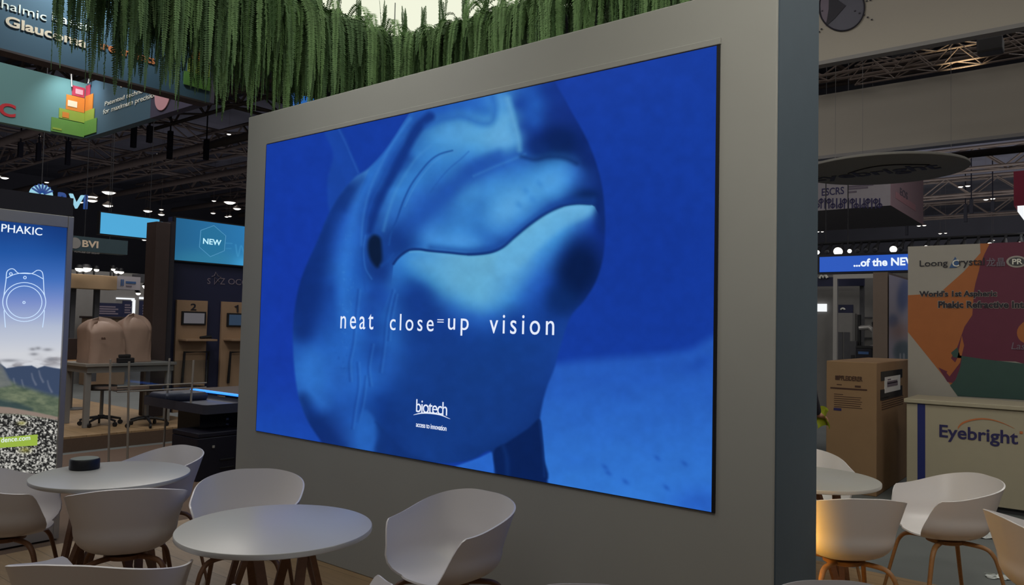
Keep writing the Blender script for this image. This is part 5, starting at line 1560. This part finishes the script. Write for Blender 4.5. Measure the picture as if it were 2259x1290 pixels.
MB().lathe([(0, 0), (.12, 0), (.12, .02), (0, .02)], (cx_ + .33, 15.95, tz_ + .061), 20).build('stage_plate', 'silver', t)

# ------------------------------------------------------------------ big hanging banner ring, upper right
RY1, RY2 = 8.2, 12.5
zb = (pt(1806, 140, Y=RY1).z + pt(2259, 45, Y=RY1).z) / 2
zb2 = pt(1806, 345, Y=RY2).z; zt2 = (pt(1805, 208, Y=RY2).z + pt(2259, 140, Y=RY2).z) / 2
x0, x1 = pt(1806, 200, Y=RY2).x - 1.0, 5.0
zt1 = zb + (zt2 - zb2)
t = thing('banner_ring', 'huge pale hanging banner ring with an eye-shaped round logo, upper right', 'banner', ((x0 + x1) / 2, (RY1 + RY2) / 2, zb))
MB().box((x0, RY1, zb), (x1, RY1 + .1, zt1)).build('front_band', 'band_fabric', t)
MB().box((x0, RY2, zb2), (x1, RY2 + .1, zt2)).build('back_band', 'band_fabric', t)
MB().box((x0, RY2 - .03, zb2 - .05), (x1, RY2 + .13, zb2)).build('back_trim', 'band_trim', t)
MB().box((x0, RY1 - .01, zb - .04), (x1, RY1 + .11, zb)).build('front_trim', 'band_trim', t)
MB().box((x1 - .1, RY1 + .1, zb), (x1, RY2, zt1)).build('side_band', 'band_fabric', t)
for x in (x0 + .4, x1 - .4):
    for y in (RY1 + .05, RY2 + .05): MB().cyl((x, y, zt2), (x, y, 11.385), .006, 6).build('wire', 'wire_dark', t)
m = MB(); P = ell(1857, 16, 50, 52, n=48); m.prism([pt(u, v, Y=RY1 - .004) for u, v in P[:-1]], (0, -.003, 0)); m.build('round_logo', 'logo_grey', t)
m = MB(); P = spline([(1811, 24), (1812, -20), (1830, -36), (1833, 10), (1828, 30), (1820, 52)], True); m.prism([pt(u, v, Y=RY1 - .008) for u, v in P], (0, -.002, 0)); m.build('logo_crescent', 'faint_ink', t)
m = MB(); m.prism([pt(u, v, Y=RY1 - .0105) for u, v in ((1829, -14), (1866, 12), (1842, 40), (1822, 58), (1828, 20))], (0, -.002, 0)); m.build('logo_wedge', 'dark_ink', t)
strokes('logo_outline', 'dark_ink', t, [ell(1857, 16, 50, 52, n=48)], .008, Y=RY1 - .01)
m = MB()
for (u, v) in ((1906, 33), (1914, 38), (1923, 43), (1912, 2), (1920, 0), (1812, 64), (1807, 70), (1896, 29), (1886, 24), (1814, 24)):
    m.box(pt(u - 2, v - 1, Y=RY1 - .012), pt(u + 2, v + 1, Y=RY1 - .009) + Vector((0, .002, 0)))
m.build('logo_dashes', 'dark_ink', t)

def truss(name, p0, p1, h, label, group, mat='truss_steel', bay=.5, r=.022, w=None):
    p0, p1 = Vector(p0), Vector(p1); L = (p1 - p0).length; d = (p1 - p0) / L
    s = d.cross(Vector((0, 0, 1))).normalized(); w = w or h
    m = MB()
    for a_, b_ in ((-.5, 0), (.5, 0), (-.5, 1), (.5, 1)):
        o = s * w * a_ + Vector((0, 0, h * b_)); m.tube([p0 + o, p1 + o], r, 6)
    n = max(1, int(L / bay))
    for k in range(n):
        for a_ in (-.5, .5):
            A = p0 + d * (L * k / n) + s * w * a_; B = p0 + d * (L * (k + 1) / n) + s * w * a_
            m.tube([A + Vector((0, 0, h * (k % 2))), B + Vector((0, 0, h * (1 - k % 2)))], r * .6, 5)
        for z_ in (0, 1):
            A = p0 + d * (L * k / n); B = p0 + d * (L * (k + 1) / n); sg = .5 if k % 2 else -.5
            m.tube([A + s * w * sg + Vector((0, 0, h * z_)), B - s * w * sg + Vector((0, 0, h * z_))], r * .6, 5)
    o = m.build(name, mat, None)
    return tag(o, label, 'truss', group)
q0, q1 = pt(1880, 182, Y=10.6), pt(2245, 118, Y=10.6)
truss('rigging_truss', (q0.x, 10.6, q0.z), (q1.x + .6, 10.6, q0.z), .26, 'steel lattice truss inside the huge hanging ring, partly warm lit', None, 'truss_dark', .24, .012)
for (px, lab) in ((1988, 'left'), (2185, 'right')):
    q = pt(px, 118, Y=9.6)
    o = thing('rigging_motor', 'small dark grey hoist box above the lattice truss, %s one of two in the ring' % lab, 'hoist', (q.x, 9.6, q.z))
    MB().box((q.x - .12, 9.5, q.z), (q.x + .12, 9.7, q.z + .16), .02).build('housing', 'grey_dark', o)
    MB().cyl((q.x, 9.6, q.z + .16), (q.x, 9.6, 11.385), .012, 6).build('chain', 'wire_dark', o)
truss('rigging_beam', (x0 + .2, RY2 - .5, zt2 + .1), (x1, RY2 - .5, zt2 + .1), .3, 'dark lattice beam just above the far band of the huge hanging ring', None, 'truss_dark', .5)

# flat oval sign under the ring
c = pt(1945, 377, D=9.2)
R_ = pt(2112, 366, D=9.2); rad = (R_ - c).length
t = thing('disc_sign', 'large flat round grey sign hanging level over the counter, name on its underside', 'sign', (c.x, c.y, c.z))
MB().lathe([(0, 0), (rad, 0), (rad + .005, .005), (rad + .005, .025), (rad, .03), (0, .03)], n=80).build('disc', 'disc_grey', t, True, False)
me = glyphs('Eyebright', .02); n = len(me.vertices); co = np.empty(n * 3); me.vertices.foreach_get('co', co); co = co.reshape(-1, 3)
lo, hi = co.min(0), co.max(0); u = (co - lo) / (hi - lo)
A, B = pt(1790, 398, Z=c.z), pt(2075, 368, Z=c.z); T_ = pt(2075, 384, Z=c.z)
ux = (B - A); uy = Vector((-ux.y, ux.x, 0)).normalized()
if uy.dot(Vector((c.x, c.y, 0))) > 0: uy = -uy
hgt = .44
P = np.array([A + ux * float(k[0]) + uy * (float(k[1]) - .4) * hgt + Vector((0, 0, -.003 - .002 * float(k[2]))) for k in u])
me.vertices.foreach_set('co', P.ravel()); me.update(); link('underside_name', me, 'dark_ink', t)
arc = [A + ux * s + uy * (hgt * .5 + .25 * math.sin(math.pi * (s - .35) / .6)) + Vector((0, 0, -.006)) for s in [.35 + .6 * k / 20 for k in range(21)]]
MB().tube(arc, .008, 5).build('underside_arc', 'dark_ink', t)
for an in (0, 2.1, 4.2): MB().cyl((c.x + math.cos(an) * rad * .8, c.y + math.sin(an) * rad * .8, c.z + .03), (c.x + math.cos(an) * rad * .8, c.y + math.sin(an) * rad * .8, 11.385), .0025, 6).build('wire', 'band_trim', t)

# hanging box sign of the society
SYB = 19.0
c = pt(1964, 453, Y=SYB)
zt_ = pt(1964, 330, Y=SYB).z
t = thing('box_sign', 'pale hanging box sign with dark society letters and a row of pin figures', 'sign', (c.x - 2, SYB + 2, c.z))
ye_ = pt(2036, 475, X=c.x).y
MB().box((c.x - 5, SYB, c.z), (c.x, ye_, zt_)).build('box', 'box_white', t)
m = MB(); m.box((c.x, SYB + .02, c.z), (c.x + .01, ye_, zt_)); m.build('side_face', 'box_pink', t)
letter('ESCRS', 'sign_name', 'navy_ink', t, 'Y', SYB, 1813, 416, 432, 1862, .01)
for k, (v, xe) in enumerate(((412, 1927), (417, 1915), (424, 1890))):
    A, B = pt(1872, v, Y=SYB), pt(xe, v - 1, Y=SYB)
    MB().box((A.x, SYB - .006, A.z - .02), (B.x, SYB, A.z + .02)).build('small_text', 'faint_ink', t)
random.seed(4); x = 1803; k = 0
while x < 1942:
    up = k % 2
    m = MB(); A = pt(x, 437, Y=SYB); B = pt(x, 460, Y=SYB)
    if k % 3 == 2: m.box((A.x - .013, SYB - .008, B.z), (A.x + .013, SYB, A.z))
    else:
        C_ = A if up else B
        m.box((A.x - .012, SYB - .008, B.z), (A.x + .012, SYB, A.z))
        m.tube([Vector((C_.x + .048 * math.cos(q), SYB - .012, (C_.z - .07 if up else C_.z + .07) + .048 * math.sin(q))) for q in [i * math.pi / 6 for i in range(13)]], .012, 5)
    m.build('pin_figure', 'navy_ink', t); x += 8.6; k += 1
letter('EOS', 'side_name', 'faint_ink', t, 'X', c.x + .01, 1985, 413, 430, 2002, .02)
m = MB(); rectX(m, c.x + .015, 1976, 437, 2020, 452, .004); m.build('side_graphic', 'pink_ink', t)
for x in (c.x - .5, c.x - 4.5): MB().cyl((x, SYB + .5, zt_), (x, SYB + .5, 11.385), .01, 6).build('wire', 'wire_dark', t)
A, B = pt(2236, 378, Y=16), pt(2262, 452, Y=16)
t = thing('maroon_sign', 'maroon hanging sign cut by the right picture edge', 'sign', (A.x + 1, 16, B.z))
MB().box((A.x, 16, B.z), (A.x + 2.5, 18, A.z)).build('box', 'maroon_sign', t)
MB().box((A.x + .05, 16.05, B.z - .1), (A.x + 2.45, 17.95, B.z)).build('white_underside', 'strip_white', t)
MB().cyl((A.x + 1, 17, A.z), (A.x + 1, 17, 11.385), .01, 6).build('wire', 'wire_dark', t)
# ------------------------------------------------------------------ person half hidden by the wall end
def skin(name, mat, parent, joints, edges, root=0, sub=2):
    me = bpy.data.meshes.new(name)
    me.from_pydata([j[:3] for j in joints], edges, [])
    o = bpy.data.objects.new(name, me); COL.objects.link(o)
    md = o.modifiers.new('skin', 'SKIN')
    for v, j in zip(me.skin_vertices[0].data, joints):
        r = j[3]; v.radius = (r, j[4] if len(j) > 4 else r); v.use_root = False
    me.skin_vertices[0].data[root].use_root = True
    o.modifiers.new('sub', 'SUBSURF').levels = sub
    dg = bpy.context.evaluated_depsgraph_get()
    m2 = bpy.data.meshes.new_from_object(o.evaluated_get(dg))
    bpy.data.objects.remove(o)
    return link(name, m2, mat, parent, True, False)

hp = floor_at(2.27, 6.35)
per = thing('person', 'person in dark clothes holding a yellow-green cloth, mostly hidden behind the navy wall end', 'person', (hp.x, hp.y, -.02), math.atan2(-CY, SY) + math.pi + .5)
body = [(0, 0, .95, .15, .11), (0, -.01, 1.12, .135, .10), (0, 0, 1.30, .16, .11), (0, .01, 1.44, .11, .085), (0, .015, 1.52, .055),
        (.10, 0, .88, .085), (.11, -.01, .50, .06), (.11, .02, .09, .042), (.11, -.10, .045, .04, .03),
        (-.10, 0, .88, .085), (-.11, -.01, .50, .06), (-.11, .02, .09, .042), (-.11, -.10, .045, .04, .03),
        (.19, .01, 1.40, .062), (.25, .0, 1.12, .045), (.23, -.20, .96, .034),
        (-.19, .01, 1.40, .062), (-.25, .0, 1.12, .045), (-.20, -.20, .96, .034)]
ed = [(0, 1), (1, 2), (2, 3), (3, 4), (0, 5), (5, 6), (6, 7), (7, 8), (0, 9), (9, 10), (10, 11), (11, 12), (3, 13), (13, 14), (14, 15), (3, 16), (16, 17), (17, 18)]
bd = skin('body', 'cloth_dark', per, body, ed)
m = MB(); m.lathe([(0, 0), (.035, .004), (.060, .03), (.072, .075), (.078, .12), (.075, .165), (.058, .20), (.03, .222), (0, .228)], (0, .0, 1.545), 32, .95, 1.18)
hd_ = m.build('head', 'skin', per, True, False)
m = MB(); m.tube([(0, .01, 1.50), (0, .005, 1.57)], .05, 14); m.build('neck', 'skin', per, True, False)
m = MB(); m.tube([(0, -.088, 1.675), (0, -.108, 1.645), (0, -.092, 1.635)], [.008, .014, .010], 10); m.build('nose', 'skin', hd_, True, False)
for s in (-1, 1):
    MB().lathe([(0, -.009), (.007, -.006), (.010, 0), (.007, .006), (0, .009)], (.03 * s, -.083, 1.678), 14).build('eye', 'dark_ink', hd_, True, False)
    MB().lathe([(0, -.03), (.008, -.02), (.010, 0), (.008, .022), (0, .03)], (.076 * s, .008, 1.66), 14, .7, 1.4).build('ear', 'skin', hd_, True, False)
MB().tube([(-.022, -.082, 1.605), (0, -.088, 1.603), (.022, -.082, 1.605)], [.004, .006, .004], 8).build('mouth', 'pink_ink', hd_, True, False)
m = MB(); m.lathe([(.074, .10), (.085, .13), (.083, .17), (.066, .212), (.03, .238), (0, .242)], (0, .014, 1.545), 32, .95, 1.18); m.build('hair', 'hair', per, True, False)
tr_ = skin('trousers', 'cloth_navy', per, [(0, 0, .97, .16, .12), (.10, 0, .86, .10), (.11, -.01, .50, .075), (.11, .02, .10, .06), (-.10, 0, .86, .10), (-.11, -.01, .50, .075), (-.11, .02, .10, .06)], [(0, 1), (1, 2), (2, 3), (0, 4), (4, 5), (5, 6)])
for s in (-1, 1):
    w_ = Vector((.23 if s > 0 else -.20, -.20, .96)); pc = w_ + Vector((-.01 * s, -.075, -.03))
    J = [(*w_, .028), (*(w_ + Vector((0, -.04, -.015))), .030, .020), (*pc, .034, .018)]; E_ = [(0, 1), (1, 2)]
    for k, (dx, L) in enumerate(((-.030, .9), (-.010, 1.0), (.010, .95), (.030, .78))):
        b0 = len(J)
        J += [(pc.x + dx, pc.y - .025, pc.z - .004, .0095), (pc.x + dx * 1.1, pc.y - .05 * L, pc.z - .022, .0088), (pc.x + dx * 1.05, pc.y - .055 * L, pc.z - .05 * L, .008), (pc.x + dx, pc.y - .04 * L, pc.z - .068 * L, .0068)]
        E_ += [(2, b0), (b0, b0 + 1), (b0 + 1, b0 + 2), (b0 + 2, b0 + 3)]
    b0 = len(J)
    J += [(w_.x - .04 * s, w_.y - .05, w_.z - .03, .0105), (w_.x - .05 * s, w_.y - .085, w_.z - .055, .009), (w_.x - .04 * s, w_.y - .105, w_.z - .072, .0075)]
    E_ += [(1, b0), (b0, b0 + 1), (b0 + 1, b0 + 2)]
    skin('hand', 'skin', per, J, E_)
    MB().box((.11 * s - .045, -.17, 0), (.11 * s + .045, .08, .075), .025, 3).build('shoe', 'black_plastic', per, True, False)
cl = MB(); verts = []; faces = []
for i in range(14):
    for j in range(10):
        u, v = i / 13 - .5, j / 9
        verts.append((-.215 + .09 * u + .02 * math.sin(5 * v), -.285 - .05 * math.cos(6 * u) + .015 * math.sin(9 * u + 3 * v), 1.0 - .16 * v + .02 * math.sin(7 * u)))
for i in range(13):
    for j in range(9): faces.append((i * 10 + j, (i + 1) * 10 + j, (i + 1) * 10 + j + 1, i * 10 + j + 1))
cl.raw(verts, faces); bmesh.ops.solidify(cl.bm, geom=cl.bm.faces[:], thickness=.006)
o = cl.build('cloth', 'hi_vis', None, True, False); o.parent = per
o.parent = None
o.matrix_world = Matrix.Translation(per.location) @ Matrix.Rotation(per.rotation_euler.z, 4, 'Z')
tag(o, 'yellow-green cloth held by the half hidden person beside the carton', 'cloth')

# ------------------------------------------------------------------ hall lamps and roof trusses
def make_lamp(name):
    t = thing(name, '', 'lamp', (0, 0, 0))
    MB().lathe([(0, -.16), (.2, -.13), (.34, -.06), (.40, .0), (.40, .03), (0, .03)], n=28).build('diffuser', 'lamp_glow', t, False, False)
    MB().lathe([(0, .03), (.44, .03), (.44, -.02), (.46, -.02), (.46, .06), (.2, .25), (.08, .36), (0, .36)], n=28).build('reflector', 'truss_dark', t, True, False)
    MB().cyl((0, 0, 0), (0, 0, 1.0), .012, 6).build('rod', 'truss_dark', t, False, False)
    return t
lampp = make_lamp('high_bay_lamp'); fl = []
def lamp(px, py, wpx, label, group, Z=9.4):
    r = ray(px, py); Z = min(Z, CAMZ + 46 * r.z / math.hypot(r.x, r.y))
    p = pt(px, py, Z=Z)
    d = (-p.x * CY + p.y * SY)
    s = wpx / F * d / .8
    if not fl: o = lampp; fl.append(1); o.location = p; o['label'] = label; o['group'] = group; o.scale = (s, s, s)
    else: o = dup(lampp, p, 0, label, group, (s, s, s))
    for c in o.children:
        if c.name.startswith('rod'): c.scale.z = (11.39 - Z) / s
    return o
LL = 'round white high-bay lamp under the dark roof left of the screen wall'
for (px, py, w_) in ((10, 392, 16), (4, 389, 10), (103, 402, 9), (87, 300, 4), (197, 379, 12), (188, 381, 7), (401, 400, 9), (394, 401, 9), (358, 339, 10), (350, 340, 8), (240, 424, 27), (204, 434, 20), (203, 442, 21), (178, 446, 11), (238, 453, 20),
        (507, 446, 24), (472, 443, 9), (523, 460, 16), (500, 478, 8), (507, 477, 8), (326, 465, 18), (356, 462, 9), (356, 473, 13), (318, 529, 9), (505, 296, 9), (491, 66, 22), (470, 470, 10), (505, 120, 6)):
    lamp(px, py, w_, LL, 'high-bay lamps on the left')
LR = 'small white twin roof lamp under the grey-blue roof right of the screen wall'
for (px, py, w_) in ((2119, 412, 10), (2135, 410, 10), (2175, 440, 10), (2190, 438, 10), (1974, 480, 8), (1986, 479, 8), (2027, 498, 8), (2039, 497, 8), (1804, 511, 7), (1814, 511, 6), (2074, 515, 7), (2086, 514, 6), (2188, 530, 5), (2192, 530, 5)):
    lamp(px, py, w_, LR, 'twin roof lamps on the right')

TL_ = 'dark steel roof truss under the hall ceiling, running parallel to the screen wall'
for k, y in enumerate((9.5, 14, 18.5, 23, 28, 33, 39, 46, 54)):
    truss('roof_truss', (-48, y, 9.0), (12, y, 9.0), .9, TL_, 'roof trusses along the hall', 'truss_dark', 1.1, .07)
TX = 'dark steel roof truss under the hall ceiling, running square to the screen wall'
for k, x in enumerate((-14, -19, -25, -32, -40)):
    truss('roof_truss', (x, -4, 9.4), (x, 60, 9.4), .7, TX, 'roof trusses across the hall', 'truss_dark', 1.2, .06)
random.seed(13)
DL = 'dark ventilation pipe hung below the hall roof between trusses'
for k, (y, z) in enumerate(((11.5, 8.8), (16.5, 8.7), (21, 9.0), (26, 8.9), (31, 9.2), (37, 9.3))):
    tag(MB().cyl((-50, y, z), (14, y, z), .16, 12).build('roof_pipe', 'truss_dark', None, True), DL, 'pipe', 'roof pipes')
random.seed(17)
HL = 'slim dark hoist hanging from the hall roof'
hp0 = None
for (px, py, L) in ((45, 330, 1.0), (85, 335, 1.2), (150, 338, 1.6), (295, 300, 1.4), (330, 296, 1.0), (375, 320, 1.8), (455, 330, 1.3), (2000, 506, 1.2), (2130, 470, 1.6), (2143, 455, 1.2), (2190, 455, .9), (2068, 560, 1.0)):
    p = pt(px, py, Z=8.2)
    o = MB().box((p.x - .08, p.y - .08, 8.2 - L * .3), (p.x + .08, p.y + .08, 8.2 + L * .3)).cyl((p.x, p.y, 8.2), (p.x, p.y, 11.3), .03, 6).build('roof_hoist', 'navy_case', None)
    tag(o, HL, 'hoist', 'roof hoists')
